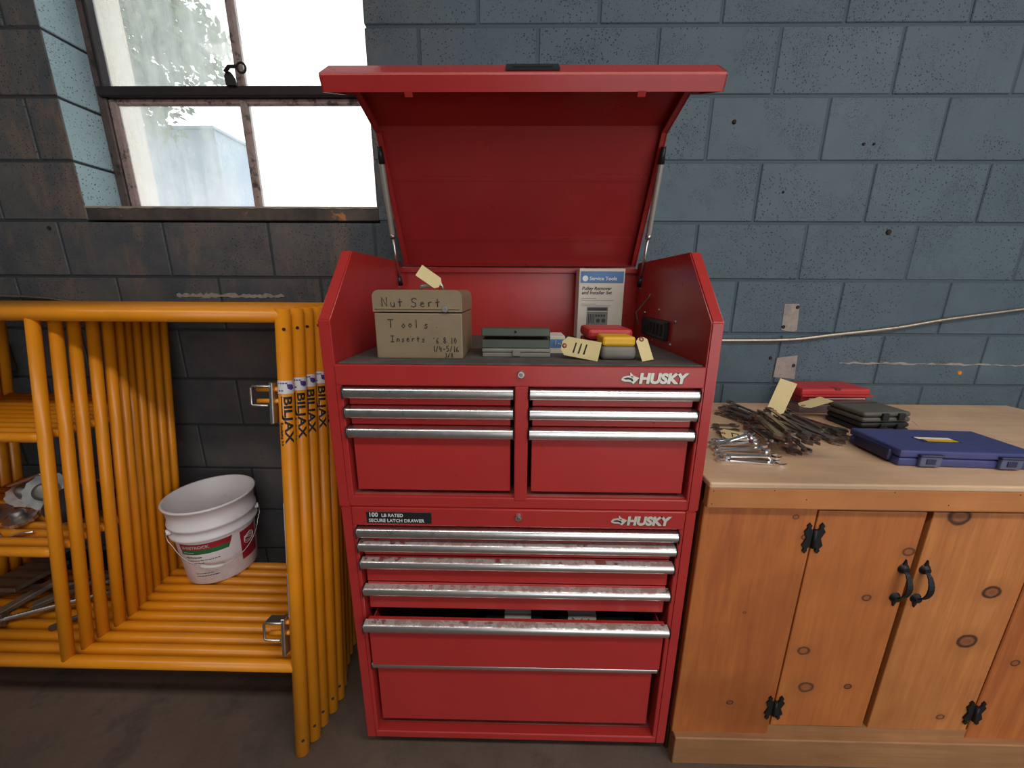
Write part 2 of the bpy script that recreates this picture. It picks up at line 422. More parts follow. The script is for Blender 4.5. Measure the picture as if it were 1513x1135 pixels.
for r in range(17):
    z0, z1 = r*ROW, min((r+1)*ROW, CEIL)
    if z1-z0 < .03: continue
    ph = -.341 + (BLK/2 if r % 2 else 0) - (.025 if r <= 6 else 0)
    k = math.floor((X0-ph)/BLK)
    while ph+k*BLK < X1:
        a, c = max(ph+k*BLK, X0), min(ph+(k+1)*BLK, X1); k += 1
        segs = [(a, c)]
        if r >= 8 and z0 < WIN[3]-.01:
            segs = [s for s in ((a, min(c, WIN[0])), (max(a, WIN[1]), c)) if s[1]-s[0] > .02]
        for s in segs:
            jl = 0 if abs(s[0]-WIN[1]) < 1e-6 else J/2; jr = 0 if abs(s[1]-WIN[0]) < 1e-6 else J/2
            wd, ht = s[1]-s[0]-jl-jr, z1-z0-J
            if wd < .015: continue
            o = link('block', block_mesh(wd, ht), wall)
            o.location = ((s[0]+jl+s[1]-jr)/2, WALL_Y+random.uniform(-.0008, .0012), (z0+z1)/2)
# sill under the window
tag(obj('trim_1', box(NB(), WIN[0], WIN[1], WALL_Y+.001, WALL_Y+.2, 8*ROW+.003, WIN[2], .004, 2), 'sill_cement'), kind='structure')
b = NB(); rs = random.Random(9); up = []; n = 40
for i in range(n+1): up.append((WIN[0]+(WIN[1]-WIN[0])*i/n, WIN[2]-.004-rs.uniform(0, .004)))
prism(b, [(WIN[0], WIN[2]+.001), (WIN[1], WIN[2]+.001)]+up[::-1], WALL_Y-.001, 'y', WALL_Y+.15); tag(obj('trim_2', b, 'sill_edge_paint'), kind='structure')
# window: steel sash
FY = 1.655
win = link('window_1', None); win.location = (WIN[0], FY, WIN[2]); tag(win, kind='structure')
zb = 2.07   # transom bar
b = NB()
box(b, WIN[0], WIN[0]+.035, FY-.015, FY+.03, WIN[2], WIN[3], .004); box(b, WIN[1]-.035, WIN[1], FY-.015, FY+.03, WIN[2], WIN[3], .004)
box(b, WIN[0], WIN[1], FY-.015, FY+.03, WIN[2], WIN[2]+.012, .003); box(b, WIN[0], WIN[1], FY-.015, FY+.03, WIN[3]-.035, WIN[3], .004)
obj('window_frame', b, 'sash_paint', win)
b = NB(); box(b, WIN[0]+.02, WIN[1]-.02, FY-.03, FY+.02, zb, zb+.034, .004)
box(b, WIN[0]+.035, WIN[0]+.05, FY-.028, FY+.01, zb, WIN[3]-.03, .003)
obj('transom_bar', b, 'latch_iron', win)
MX = -1.057
for nm, z0, z1 in (('mullion', WIN[2]+.01, zb-.004), ('mullion', zb+.03, WIN[3]-.03)):
    b = NB(); box(b, MX-.013, MX+.013, FY-.012, FY+.02, z0, z1, .004); obj(nm, b, 'putty', win)
def putty(x0, x1, z0, z1):
    b = NB()
    box(b, x0, x0+.03, FY-.008, FY+.012, z0, z1, .004); box(b, x1-.02, x1, FY-.008, FY+.012, z0, z1, .004)
    box(b, x0+.03, x1-.02, FY-.008, FY+.012, z1-.02, z1, .004)
    obj('putty_bead', b, 'putty', win)
putty(WIN[0]+.035, WIN[1]-.035, WIN[2]+.012, zb)
for x0, x1, z0, z1, g in ((WIN[0]+.03, MX, WIN[2]+.01, zb+.01, 'dirty_glass'), (MX, WIN[1]-.03, WIN[2]+.01, zb+.01, 'frosted_glass'), (WIN[0]+.03, MX, zb+.02, WIN[3]-.03, 'dirty_glass'), (MX, WIN[1]-.03, zb+.02, WIN[3]-.03, 'frosted_glass')):
    p = obj('pane', box(NB(), x0, x1, FY+.002, FY+.005, z0, z1), g, win)
b = NB()    # latch: rounded keeper with a curled finger lever
lx = un(348, 130, 'y', FY-.03).x; lz = zb+.034
prism(b, [(lx-.028, lz-.004), (lx-.03, lz+.025), (lx-.022, lz+.038), (lx-.008, lz+.04), (lx+.004, lz+.02), (lx+.008, lz-.004)], FY-.028, 'y', FY-.04)
tube(b, [(lx-.02, FY-.045, lz+.036), (lx, FY-.05, lz+.05), (lx+.03, FY-.05, lz+.05)], .006, 8)
tube(b, [(lx+.045+.016*math.cos(a), FY-.05, lz+.046+.016*math.sin(a)) for a in [2*PI*k/14 for k in range(14)]], .004, 6, close=True)
obj('latch', b, 'latch_iron', win, smooth=40)
# marks on the wall: bare patches, anchors, scraped line
for pts, hs in ((((1159, 449), (1181, 449), (1177, 488), (1171, 490), (1154, 488)), ((1178, 454), (1157, 483))), (((1148, 529), (1178, 525), (1173, 560), (1142, 557)), ((1172, 540),))):
    P = [un(x, y, 'y', WALL_Y) for x, y in pts]
    b = prism(NB(), [(p.x, p.z) for p in P], WALL_Y-.0022, 'y', WALL_Y+.01); o = obj('bare_patch', b, 'bare_block', wall)
    for x, y in hs:
        p = un(x, y, 'y', WALL_Y); b = NB(); bmesh.ops.create_cone(b, cap_ends=True, segments=10, radius1=.008, radius2=.006, depth=.004, matrix=Matrix.Translation((p.x, WALL_Y-.0025, p.z)) @ Matrix.Rotation(PI/2, 4, 'X')); obj('drill_hole', b, 'hole_dark', o)
for x, y, m, r in ((1313, 343, 'hole_dark', .011), (1417, 551, 'anchor_orange', .01), (73, 337, 'hole_dark', .009), (1276, 213, 'hole_dark', .006), (1291, 213, 'hole_dark', .005), (1157, 284, 'hole_dark', .005), (1138, 529, 'hole_dark', .008), (1085, 180, 'hole_dark', .008)):
    p = un(x, y, 'y', WALL_Y); b = NB()
    bmesh.ops.create_cone(b, cap_ends=True, segments=12, radius1=r, radius2=r*.7, depth=.006, matrix=Matrix.Translation((p.x, WALL_Y-.001, p.z)) @ Matrix.Rotation(PI/2, 4, 'X'))
    obj('anchor_hole', b, m, wall)
b = NB(); rr = random.Random(3)
p0, p1 = un(1240, 536, 'y', WALL_Y), un(1513, 540, 'y', WALL_Y)
n = 40; up = []; dn = []
for i in range(n+1):
    q = p0.lerp(p1, i/n); up.append((q.x, q.z+.0008+rr.uniform(0, .006)*(rr.random() > .35))); dn.append((q.x, q.z-.0008-rr.uniform(0, .005)*(rr.random() > .4)))
prism(b, up+dn[::-1], WALL_Y-.0018, 'y', WALL_Y+.008); obj('scraped_line', b, 'bare_block', wall)
b = NB(); p0, p1 = un(262, 437, 'y', WALL_Y), un(420, 438, 'y', WALL_Y); up = []; dn = []
for i in range(n+1):
    q = p0.lerp(p1, i/n); up.append((q.x, q.z+.001+rr.uniform(0, .012))); dn.append((q.x, q.z-.002-rr.uniform(0, .006)))
prism(b, up+dn[::-1], WALL_Y-.0018, 'y', WALL_Y+.008); obj('scraped_line', b, 'bare_block', wall)
p = un(6, 527, 'y', WALL_Y)
ob = thing('outlet_box', (p.x, WALL_Y, p.z-.06), 'small grey metal outlet box on the dark wall behind the yellow scaffold frames', 'outlet box')
obj('cover', box(NB(), p.x-.045, p.x+.04, WALL_Y-.03, WALL_Y+.002, p.z-.06, p.z+.06, .004), 'dull_steel', ob)
obj('socket', box(NB(), p.x-.012, p.x+.016, WALL_Y-.034, WALL_Y-.028, p.z-.025, p.z+.025, .002), 'black_plastic', ob)

# ------------------------------------------------------------------ red tool chest (top unit)
CX = .003; HW = .4505
chest = thing('tool_chest', (CX, 1.13, .838), 'red steel top chest with open lid, six short drawers and chrome pulls', 'tool chest')
YF0, YB = .845, 1.425
for s in (-1, 1):
    xo, xi = CX+s*HW, CX+s*(HW-.028)
    b = NB(); prism(b, [(YF0, .838), (YF0, 1.305), (1.0, 1.465), (YB, 1.465), (YB, .838)], xi, 'x', xo)
    bmesh.ops.bevel(b, geom=b.edges[:], offset=.003, segments=2, affect='EDGES')
    obj('side_panel', b, 'red_paint', chest, smooth=30)
XL, XR = CX-HW+.026, CX+HW-.026
b = NB(); box(b, XL, XR, YB-.012, YB, .838, 1.445, .002); o = obj('back_panel', b, 'red_paint', chest)
b = NB(); box(b, XL, XR, YB-.022, YB-.008, 1.428, 1.448, .003, 2); obj('hinge_rail', b, 'red_paint', o)
b = NB(); box(b, XL, XR, YF0+.006, YB-.01, 1.188, 1.204, .002); obj('tray_floor', b, 'red_paint', chest)
b = NB(); box(b, XL, XR, YF0, YF0+.02, 1.155, 1.2042, .003, 2); obj('front_rail', b, 'red_paint', chest)
b = NB(); box(b, XL, XR, YF0+.003, YF0+.06, .838, .868, .003, 2); obj('front_rail', b, 'red_paint', chest)
b = NB(); box(b, XL, XR, YF0+.012, YF0+.058, .868, .8705); obj('dusty_ledge', b, 'red_dusty', chest)
for x0, x1 in ((XL-.002, -.409), (.4215, XR+.002)): obj('front_stile', box(NB(), x0, x1, YF0+.002, YF0+.05, .86, 1.16, .002), 'red_paint', chest)
obj('center_stile', box(NB(), -.0065, .026, YF0+.001, YF0+.05, .86, 1.16, .003, 2), 'red_paint', chest)
obj('bottom_panel', box(NB(), XL, XR, YF0+.05, YB-.012, .838, .85), 'red_paint', chest)
def pull_mesh(x0, x1, y, z, face, dep):
    """rolled drawer pull: sloping finger rest, rounded nose, short face; z = top edge at the drawer front y"""
    nose = [(y-dep*.62-dep*.38*math.sin(a), z-.002-(face-.002)*(.5-.5*math.cos(a))) for a in [PI*k/9 for k in range(10)]]
    p = [(y, z)]+nose+[(y-dep*.5, z-face*.9), (y-dep*.55, z-face*.5), (y, z-face*.45)]
    b = prism(NB(), p, x1, 'x', x0); return b
def drawer(parent, x0, x1, ztop, zbot, zpull, yf, dep_body, face, dep, open_box=False, dusty=False):
    b = NB()
    box(b, x0+.006, x1-.006, yf, yf+.012, zbot, ztop, .0015)
    if not open_box: box(b, x0+.014, x1-.014, yf+.012, yf+dep_body, zbot+.004, ztop-.008)
    else:
        box(b, x0+.014, x0+.017, yf+.012, yf+dep_body, zbot+.004, ztop-.01); box(b, x1-.017, x1-.014, yf+.012, yf+dep_body, zbot+.004, ztop-.01)
        box(b, x0+.014, x1-.014, yf+.012, yf+dep_body, zbot+.004, zbot+.008); box(b, x0+.014, x1-.014, yf+dep_body-.004, yf+dep_body, zbot+.004, ztop-.01)
    d = obj('drawer', b, 'red_paint', parent)
    h = obj('pull', pull_mesh(x0, x1, yf+.001, zpull, face, dep), 'pull_dusty' if dusty else 'chrome', d, smooth=50)
    for xa, xb in ((x0-.0025, x0), (x1, x1+.0025)): obj('end_cap', box(NB(), xa, xb, yf-dep-.001, yf+.003, zpull-face, zpull+.001, .001), 'black_plastic', d)
    return d
def pd():
    t = NT('pull_dusty'); v = t.coord('World'); g = t.node('ShaderNodeNewGeometry').outputs['Normal']; nz = t.xyz(g)[2]
    m = t.math('MULTIPLY', t.rng(nz, .6, .9), t.rng(t.noise(t.mapping(v, (1, 1, 1)), 16, 6, .75), .4, .56))
    t.color(t.mix(m, (.8, .78, .76, 1), lin(146, 120, 112))); t.metal(t.math('SUBTRACT', 1, t.math('MULTIPLY', m, .9))); t.rough(t.rng(m, 0, 1, .3, .7))
pd()
YD = YF0+.012
for x0, x1 in ((-.405, -.010), (.0295, .4175)):
    for ztop, zbot, zp in ((1.152, 1.106, 1.1515), (1.103, 1.056, 1.1025), (1.053, .881, 1.0525)):
        drawer(chest, x0, x1, ztop, zbot, zp, YD, .5, .0275, .02)
def lock(parent, x, z):
    b = NB(); M = Matrix.Translation((x, YF0-.003, z)) @ Matrix.Rotation(PI/2, 4, 'X')
    bmesh.ops.create_cone(b, cap_ends=True, segments=20, radius1=.0095, radius2=.0075, depth=.008, matrix=M)
    o = obj('lock', b, 'steel', parent)
    b = NB(); bmesh.ops.create_cone(b, cap_ends=True, segments=16, radius1=.0045, radius2=.0045, depth=.003, matrix=Matrix.Translation((x, YF0-.0078, z)) @ Matrix.Rotation(PI/2, 4, 'X')); box(b, x-.0006, x+.0006, YF0-.0102, YF0-.009, z-.003, z+.003)
    obj('keyhole', b, 'dull_steel', o)
lock(chest, .008, 1.185)
def badge(parent, x, z, wd):
    """raised dog head emblem and block lettering"""
    s = wd/.16; y = YF0
    g = lambda pts, ox=0, oz=0: [(x+(px-748)/4.729*.001515*s+ox, z+(180-pz)/4.729*.001515*s+oz) for px, pz in pts]
    head = [(748, 190), (764, 172), (800, 164), (812, 166), (808, 138), (822, 150), (834, 164), (876, 180), (838, 226), (826, 214), (806, 208), (778, 208), (756, 200)]
    b = prism(NB(), g(head, .0012, -.0016), y-.0012, 'y', y+.002)
    t = text_front('HUSKY', x+.0405*s, y-.0006, z-.0118*s, .032*s, bold=.06, shear=.1, ext=.0009, sx=1.05); bmesh.ops.translate(t, vec=(.0012, 0, -.0014), verts=t.verts)
    merge(b, t); o = obj('badge', b, 'black_plastic', parent)
    b = prism(NB(), g(head), y-.0024, 'y', y); t = text_front('HUSKY', x+.0405*s, y-.0018, z-.0118*s, .032*s, bold=.055, shear=.1, ext=.0009, sx=1.05); merge(b, t)
    obj('badge_lettering', b, 'badge_silver', o)
    b = NB(); prism(b, g([(764, 184), (796, 176), (828, 184), (836, 200), (826, 206), (818, 196), (800, 190), (780, 192)]), y-.0028, 'y', y-.002); prism(b, g([(812, 166), (836, 170), (826, 178)]), y-.0028, 'y', y-.002)
    obj('badge_lettering', b, 'black_plastic', o)
badge(chest, .2355, 1.1795, .16)
# lid: hinge at the back, opened 60 degrees; u runs forward from the hinge, w down, in the closed position
AL = math.radians(60); HY, HZ = 1.42, 1.452
def LP(u, w): return (HY-u*math.cos(AL)-w*math.sin(AL), HZ+u*math.sin(AL)-w*math.cos(AL))
LX = .4145
b = NB(); t_ = .0025
outer = [(0, 0), (0, -.025), (.42, -.025), (.5617, .1168)]
inner = [(.5617-.002, .1168+.0015), (.4185, -.0225), (.0025, -.0225), (.0025, 0)]
prism(b, [LP(*q) for q in outer+inner], CX+LX, 'x', CX-LX)
for s in (-1, 1):
    prism(b, [LP(*q) for q in ((0, 0), (0, -.025), (.42, -.025), (.5617, .1168), (.54, .135), (.405, 0))], CX+s*(LX-.003), 'x', CX+s*LX)
    prism(b, [LP(*q) for q in ((0, -.002), (.405, -.002), (.54, .133), (.545, .128), (.41, -.007), (0, -.007))], CX+s*(LX-.016), 'x', CX+s*LX)
lid = obj('lid', b, 'red_paint', chest)
b = NB()
rim = [(.5617, .1168), (.5545, .1837), (.5504, .1875), (.5204, .1914), (.5204, .1880), (.547, .1835), (.5585, .1185), (.50, .06), (.502, .0575)]
prism(b, [LP(*q) for q in rim], CX+HW+.003, 'x', CX-HW-.003)
for s in (-1, 1): prism(b, [LP(*q) for q in ((.5617, .1168), (.5545, .1837), (.5504, .1875), (.5204, .1914), (.50, .06))], CX+s*(HW+.0), 'x', CX+s*(HW+.003))
obj('lid_rim', b, 'red_paint', lid)
def lid_box(nm, x0, x1, u0, u1, w0, w1, m, par): return obj(nm, prism(NB(), [LP(u0, w0), LP(u1, w0), LP(u1, w1), LP(u0, w1)], x1, 'x', x0), m, par)
for u in (.085, .275): lid_box('stiffener', CX-LX+.02, CX+LX-.02, u, u+.012, -.0225, -.0195, 'red_paint', lid)
pa, pb_ = (.5603, .126), (.5569, .172)      # recessed black grip on the lip
def onlip(x0, x1, f0, f1, out, m):
    P = lambda f, o: LP(pa[0]+(pb_[0]-pa[0])*f+o, pa[1]+(pb_[1]-pa[1])*f)
    return obj('lid_handle', prism(NB(), [P(f0, 0), P(f0, out), P(f1, out), P(f1, 0)], x1, 'x', x0), m, lid)
onlip(-.033, .088, -.05, 1.05, .004, 'black_plastic'); onlip(-.016, .072, .2, .8, .0055, 'dark_void')
for x in (-.255, .275): 
    b = NB(); prism(b, [LP(.522, .187), LP(.514, .187), LP(.511, .191), LP(.522, .1915)], x+.009, 'x', x-.009); obj('lid_hook', b, 'red_paint', lid)
for s in (-1, 1):    # gas struts
    x = CX+s*(LX+.006)
    A = Vector((x-s*.012, *LP(.375, .012))); B = Vector((x-s*.0, 1.375, 1.385)); d = B-A
    st = obj('gas_strut', tube(NB(), [A+d*.10, A+d*.60], .0085, 14), 'strut_grey' if 'strut_grey' in MATS else 'steel', chest, smooth=40)
    obj('rod', tube(NB(), [A+d*.58, A+d*.95], .0045, 10), 'chrome', st)
    obj('collar', tube(NB(), [A+d*.585, A+d*.615], .0092, 14), 'steel', st)
    obj('end_fitting', tube(NB(), [A, A+d*.105], [.007, .010], 10), 'black_plastic', st); obj('end_fitting', tube(NB(), [A+d*.93, B], [.008, .011], 10), 'black_plastic', st)
    bb = NB(); box(bb, min(x, CX+s*(HW-.027)), max(x, CX+s*(HW-.027)), B.y-.01, B.y+.01, B.z-.01, B.z+.01, .002); obj('bracket', bb, 'steel', st)
# outlet strip on the right inner side
xi = CX+HW-.028
b = NB(); box(b, xi-.012, xi+.002, 1.08, 1.29, 1.232, 1.288, .004, 2); strip = obj('outlet_strip', b, 'black_plastic', chest)
for k in range(6): obj('slot', box(NB(), xi-.0135, xi-.011, 1.10+.03*k, 1.116+.03*k, 1.243, 1.277), 'dark_void', strip)
for y, z in ((1.04, 1.29), (1.06, 1.225), (1.17, 1.315), (1.2, 1.22), (1.31, 1.25), (1.30, 1.30)):
    b = NB(); bmesh.ops.create_uvsphere(b, u_segments=8, v_segments=6, radius=.005, matrix=Matrix.Translation((xi, y, z))); obj('screw', b, 'steel', chest)
b = NB(); tube(b, [(xi-.02, 1.29, 1.26), (xi-.03, 1.30, 1.30), (xi-.008, 1.26, 1.345), (xi-.004, 1.25, 1.36)], .0022, 6); obj('cord', b, 'grey_plastic', strip)

# ------------------------------------------------------------------ red tool cabinet (base unit)
base = thing('tool_cabinet', (CX, 1.13, 0), 'red steel rolling base cabinet with wide chrome-pull drawers, one left ajar', 'tool cabinet')
HB = .447; ZT, ZB = .838, .055
for s in (-1, 1):
    xo, xi2 = CX+s*HB, CX+s*(HB-.028)
    b = NB(); prism(b, [(YF0, ZB), (YF0, ZT), (YB, ZT), (YB, ZB)], xi2, 'x', xo); bmesh.ops.bevel(b, geom=b.edges[:], offset=.003, segments=2, affect='EDGES'); obj('side_panel', b, 'red_paint', base, smooth=30)
XL, XR = CX-HB+.026, CX+HB-.026
obj('back_panel', box(NB(), XL, XR, YB-.012, YB, ZB, ZT), 'red_paint', base)
obj('top_panel', box(NB(), XL, XR, YF0+.01, YB-.01, ZT-.012, ZT-.001), 'red_paint', base)
obj('front_rail', box(NB(), XL, XR, YF0, YF0+.03, .786, ZT-.001, .003, 2), 'red_paint', base)
obj('front_rail', box(NB(), XL, XR, YF0+.001, YF0+.03, ZB, .078, .003, 2), 'red_paint', base)
obj('floor_panel', box(NB(), XL, XR, YF0+.028, YB-.01, ZB, .0755), 'red_dusty', base)
for x0, x1 in ((XL-.002, -.410), (.413, XR+.002)): obj('front_stile', box(NB(), x0, x1, YF0+.002, YF0+.045, .076, .79, .002), 'red_paint', base)
P_ = lambda z: z
drawer(base, -.407, .410, .780, .742, .7795, YD, .53, .029, .022)
drawer(base, -.407, .409, .738, .690, .7365, YD, .53, .027, .022, dusty=True)
drawer(base, -.406, .409, .686, .607, .6835, YD, .53, .027, .022, dusty=True)
drawer(base, -.406, .408, .603, .520, .5985, YD, .53, .027, .022, dusty=True)
drawer(base, -.406, .408, .503, .345, .5025, YD-.022, .53, .028, .022, open_box=True, dusty=True)
drawer(base, -.406, .402, .341, .106, .3405, YD+.006, .53, .023, .02, dusty=True)
lock(base, .0055, .8165)
badge(base, .2375, .812, .158)
p = thing  # label plate
b = NB(); box(b, -.380, -.2145, YF0-.0014, YF0+.002, .7935, .826, .0008); pl = obj('name_plate', b, 'black_plastic', base)
t = text_front('100', -.3745, YF0-.0016, .8125, 0.0165, bold=.02, ext=.0004, sx=1.0); merge(t, text_front('LB RATED', -.3415, YF0-.0016, .8125, .0125, bold=.015, ext=.0004, sx=1.0)); merge(t, text_front('SECURE LATCH DRAWER', -.3745, YF0-.0016, .7975, .0128, bold=.015, ext=.0004, sx=.97))
obj('plate_lettering', t, 'label_white', pl)
for x in (-.36, .36):
    for y in (.915, 1.36):
        b = NB(); box(b, CX+x-.025, CX+x+.025, y-.025, y+.025, .045, .057, .002); box(b, CX+x-.018, CX+x-.014, y-.018, y+.018, .02, .05); box(b, CX+x+.014, CX+x+.018, y-.018, y+.018, .02, .05); c = obj('caster', b, 'dull_steel', base)
        b = NB(); bmesh.ops.create_cone(b, cap_ends=True, segments=20, radius1=.022, radius2=.022, depth=.022, matrix=Matrix.Translation((CX+x, y, .0222)) @ Matrix.Rotation(PI/2, 4, 'Y')); obj('wheel', b, 'black_rubber', c)
# things lying in the open drawer
zd = .354
for x0, x1, y0, y1, h, lab, lx, lw, txt in ((-.30, -.10, .90, 1.12, .118, 'dark blow-moulded tool case lying in the open drawer beside the printed box', None, 0, ''), (-.085, .08, .885, 1.10, .128, 'black tool box with a white printed label in the open drawer', -.03, .075, ''), (.12, .34, .885, 1.12, .122, 'black box with a scribbled white label in the open drawer', .15, .08, 's/')):
    o = thing('tool_case', ((x0+x1)/2, (y0+y1)/2, zd), lab, 'tool case')
    obj('case_body', box(NB(), x0, x1, y0, y1, zd, zd+h, .006, 2), 'case_black', o)
    if lx is not None:
        q = obj('case_label', box(NB(), lx, lx+lw, y0-.001, y0+.03, zd+h-.03, zd+h+.0015, .0005), 'label_white', o)
        if txt == 's/':
            b = NB(); strokes(b, [((lx+.012, .03), (lx+.02, .022), (lx+.014, .014), (lx+.006, .012)), ((lx+.03, .01), (lx+.04, .028)), ((lx+.05, .02), (lx+.06, .026))], .0012, lambda x, z: (x, y0-.0015, zd+h-.036+z)); obj('case_writing', b, 'ink_black', q)
    else:
        b = NB(); tube(b, [(x0+.03, y0+.03, zd+h), (x0+.05, y0+.015, zd+h+.004), (x1-.05, y0+.015, zd+h+.004), (x1-.03, y0+.03, zd+h)], .006, 8); obj('case_handle', b, 'army_green', o)

# ------------------------------------------------------------------ things in the tray
ZL = 1.208
tag(obj('drawer_liner', box(NB(), CX-.418, CX+.418, .852, 1.405, 1.204, ZL, .001), 'liner'), 'dark grey rubber liner mat covering the tray of the open red chest', 'mat')
def tag_mesh(L, W, th=.0006):
    """shipping tag: two clipped corners at the holed end (origin), long in +x"""
    b = NB(); prism(b, [(0, -W*.22), (L*.12, -W/2), (L, -W/2), (L, W/2), (L*.12, W/2), (0, W*.22)], th, 'z', 0); return b
def make_tag(label, M, L, W, string=None, marks=None, name='paper_tag', group=None):
    o = obj(name, tag_mesh(L, W), 'manila'); o.matrix_world = M; tag(o, label, 'tag', group)
    b = NB(); lathe(b, [(.0022, .0003), (.0062, .0003), (.0062, .0012), (.0022, .0012)], 14, (L*.08, 0)); obj('eyelet', b, 'tag_red', o, world=False)
    if string:
        Mi = M.inverted(); b = NB(); tube(b, [Mi @ Vector(q) for q in string], .0007, 5); obj('string', b, 'paper', o, world=False)
    if marks:
        b = NB()
        for q in marks: prism(b, q, .0012, 'z', .0004)
        obj('tag_marks', b, 'ink_black', o, world=False)
    return o
mat('tag_red', lin(150, 84, 66), .7)
def frame_from(o, ux, uy):
    """matrix with origin o, x axis along ux, y axis near uy"""
    o, ux, uy = Vector(o), Vector(ux).normalized(), Vector(uy); uz = ux.cross(uy).normalized(); uy = uz.cross(ux)
    M = Matrix((ux, uy, uz)).transposed().to_4x4(); M.translation = o; return M
# marker-lettered steel box
bx0, bx1, by0, by1, bz0, bz1 = -.3415, -.1325, .905, 1.09, ZL, 1.3705
mb = thing('steel_box', ((bx0+bx1)/2, (by0+by1)/2, ZL), 'olive drab steel box lettered by hand, standing in the chest tray', 'metal box')
zs = 1.3175
obj('box_body', box(NB(), bx0, bx1, by0, by1, bz0, zs, .003, 2), 'olive_metal', mb)
rr_ = .016
pr = [(bx0-.001, zs+.003)]+[(bx0-.001+rr_-rr_*math.cos(a), bz1-rr_+rr_*math.sin(a)) for a in [PI/2*k/5 for k in range(6)]]+[(bx1+.001-rr_+rr_*math.sin(a), bz1-rr_+rr_*math.cos(a)) for a in [PI/2*k/5 for k in range(6)]]+[(bx1+.001, zs+.003)]
b = prism(NB(), pr, by1+.001, 'y', by0-.002); bl = obj('box_lid', b, 'olive_metal', mb, smooth=30)
b = NB(); box(b, bx0+.004, bx1-.004, by0-.004, by0, zs+.008, zs+.0125, .0015); obj('lid_bead', b, 'olive_metal', bl)
b = NB(); bmesh.ops.create_cone(b, cap_ends=True, segments=18, radius1=.0085, radius2=.007, depth=.006, matrix=Matrix.Translation((bx1-.0385, by0-.004, 1.3275)) @ Matrix.Rotation(PI/2, 4, 'X')); lk = obj('latch_button', b, 'steel', mb)
b = NB(); bmesh.ops.create_cone(b, cap_ends=True, segments=12, radius1=.004, radius2=.004, depth=.003, matrix=Matrix.Translation((bx1-.0385, by0-.0075, 1.3275)) @ Matrix.Rotation(PI/2, 4, 'X')); obj('button_core', b, 'dull_steel', lk)
hx = -.215; b = NB(); tube(b, [(hx-.03, .97, bz1), (hx-.026, .97, bz1+.008), (hx+.026, .965, bz1+.0125), (hx+.03, .965, bz1+.001)], .0042, 8); obj('carry_handle', b, 'steel', mb)
GL = {'N': [((0, 0), (0, 1), (.55, 0), (.55, 1))], 'u': [((0, .5), (.05, .1), (.25, 0), (.4, .15), (.42, .5), (.42, 0))], 't': [((.2, .9), (.2, .05)), ((0, .55), (.45, .6))], 'S': [((.6, .85), (.35, 1), (.08, .85), (.12, .6), (.5, .42), (.52, .15), (.25, 0), (0, .12))],
      'e': [((.02, .3), (.4, .35), (.3, .55), (.08, .45), (.03, .15), (.25, 0), (.45, .12))], 'r': [((.05, .5), (.08, 0)), ((.08, .35), (.25, .52), (.42, .48))], 'T': [((0, 1), (.7, 1.02)), ((.35, 1), (.3, 0))], 'o': [((.2, .5), (.02, .25), (.2, 0), (.42, .25), (.2, .5))], 'l': [((.15, 1), (.15, 0))],
      's': [((.38, .45), (.15, .52), (.08, .35), (.35, .2), (.25, 0), (0, .05))], 'I': [((0, 1), (.6, 1)), ((.3, 1), (.3, 0)), ((0, 0), (.6, 0))], 'n': [((.03, .5), (.05, 0)), ((.05, .35), (.25, .5), (.38, .35), (.4, 0))], '6': [((.4, .95), (.1, .55), (.08, .15), (.28, 0), (.42, .2), (.25, .42), (.08, .3))],
      '8': [((.25, .5), (.08, .75), (.25, 1), (.42, .75), (.25, .5), (.05, .22), (.25, 0), (.45, .22), (.25, .5))], '1': [((.2, 1), (.2, 0))], '0': [((.22, 1), (.04, .5), (.22, 0), (.42, .5), (.22, 1))], '.': [((.1, .0), (.14, .03))], '4': [((.1, 1), (.02, .45), (.42, .45)), ((.34, .8), (.3, 0))], '/': [((0, 0), (.35, 1))],
      '5': [((.42, 1), (.1, 1), (.08, .6), (.35, .55), (.4, .2), (.05, 0))], '-': [((.05, .45), (.35, .47))], '3': [((.05, .95), (.35, .9), (.18, .55), (.4, .3), (.05, .02))], "'": [((.1, 1), (.05, .8))]}
def hand(bm, s, x, z, h, gap, y, r):
    rn = random.Random(len(s)*7)
    for ch in s:
        if ch == ' ': x += h*.6; continue
        g = GL[ch]; dz = rn.uniform(-.06, .06)*h
        for ln in g: tube(bm, [(x+px*h, y, z+pz*h+dz) for px, pz in ln], r, 5)
        x += (max(p[0] for ln in g for p in ln)+gap)*h
b = NB(); yb = by0-.0004
hand(b, 'Nut Sert', bx0+.022, zs+.014, .021, .42, by0-.0024, .0011)
hand(b, 'T ool s .', bx0+.032, 1.283, .019, .42, yb, .0011); hand(b, 'Inserts', bx0+.036, 1.25, .0145, .42, yb, .001); hand(b, "'6.8.10", bx0+.139, 1.246, .0145, .32, yb, .001)
hand(b, '1/4-5/16', bx0+.138, 1.226, .0135, .25, yb, .001); hand(b, '3/8', bx0+.166, 1.212, .011, .25, yb, .001)
obj('marker_writing', b, 'ink', mb)
make_tag('manila tag standing on the handle of the olive steel box', frame_from((hx+.022, .962, bz1+.012), (-.55, -.15, .40), (.2, .1, 1)), .06, .03, [(hx+.02, .962, bz1+.012), (hx+.027, .96, bz1+.010), (hx+.03, .965, bz1+.006)])
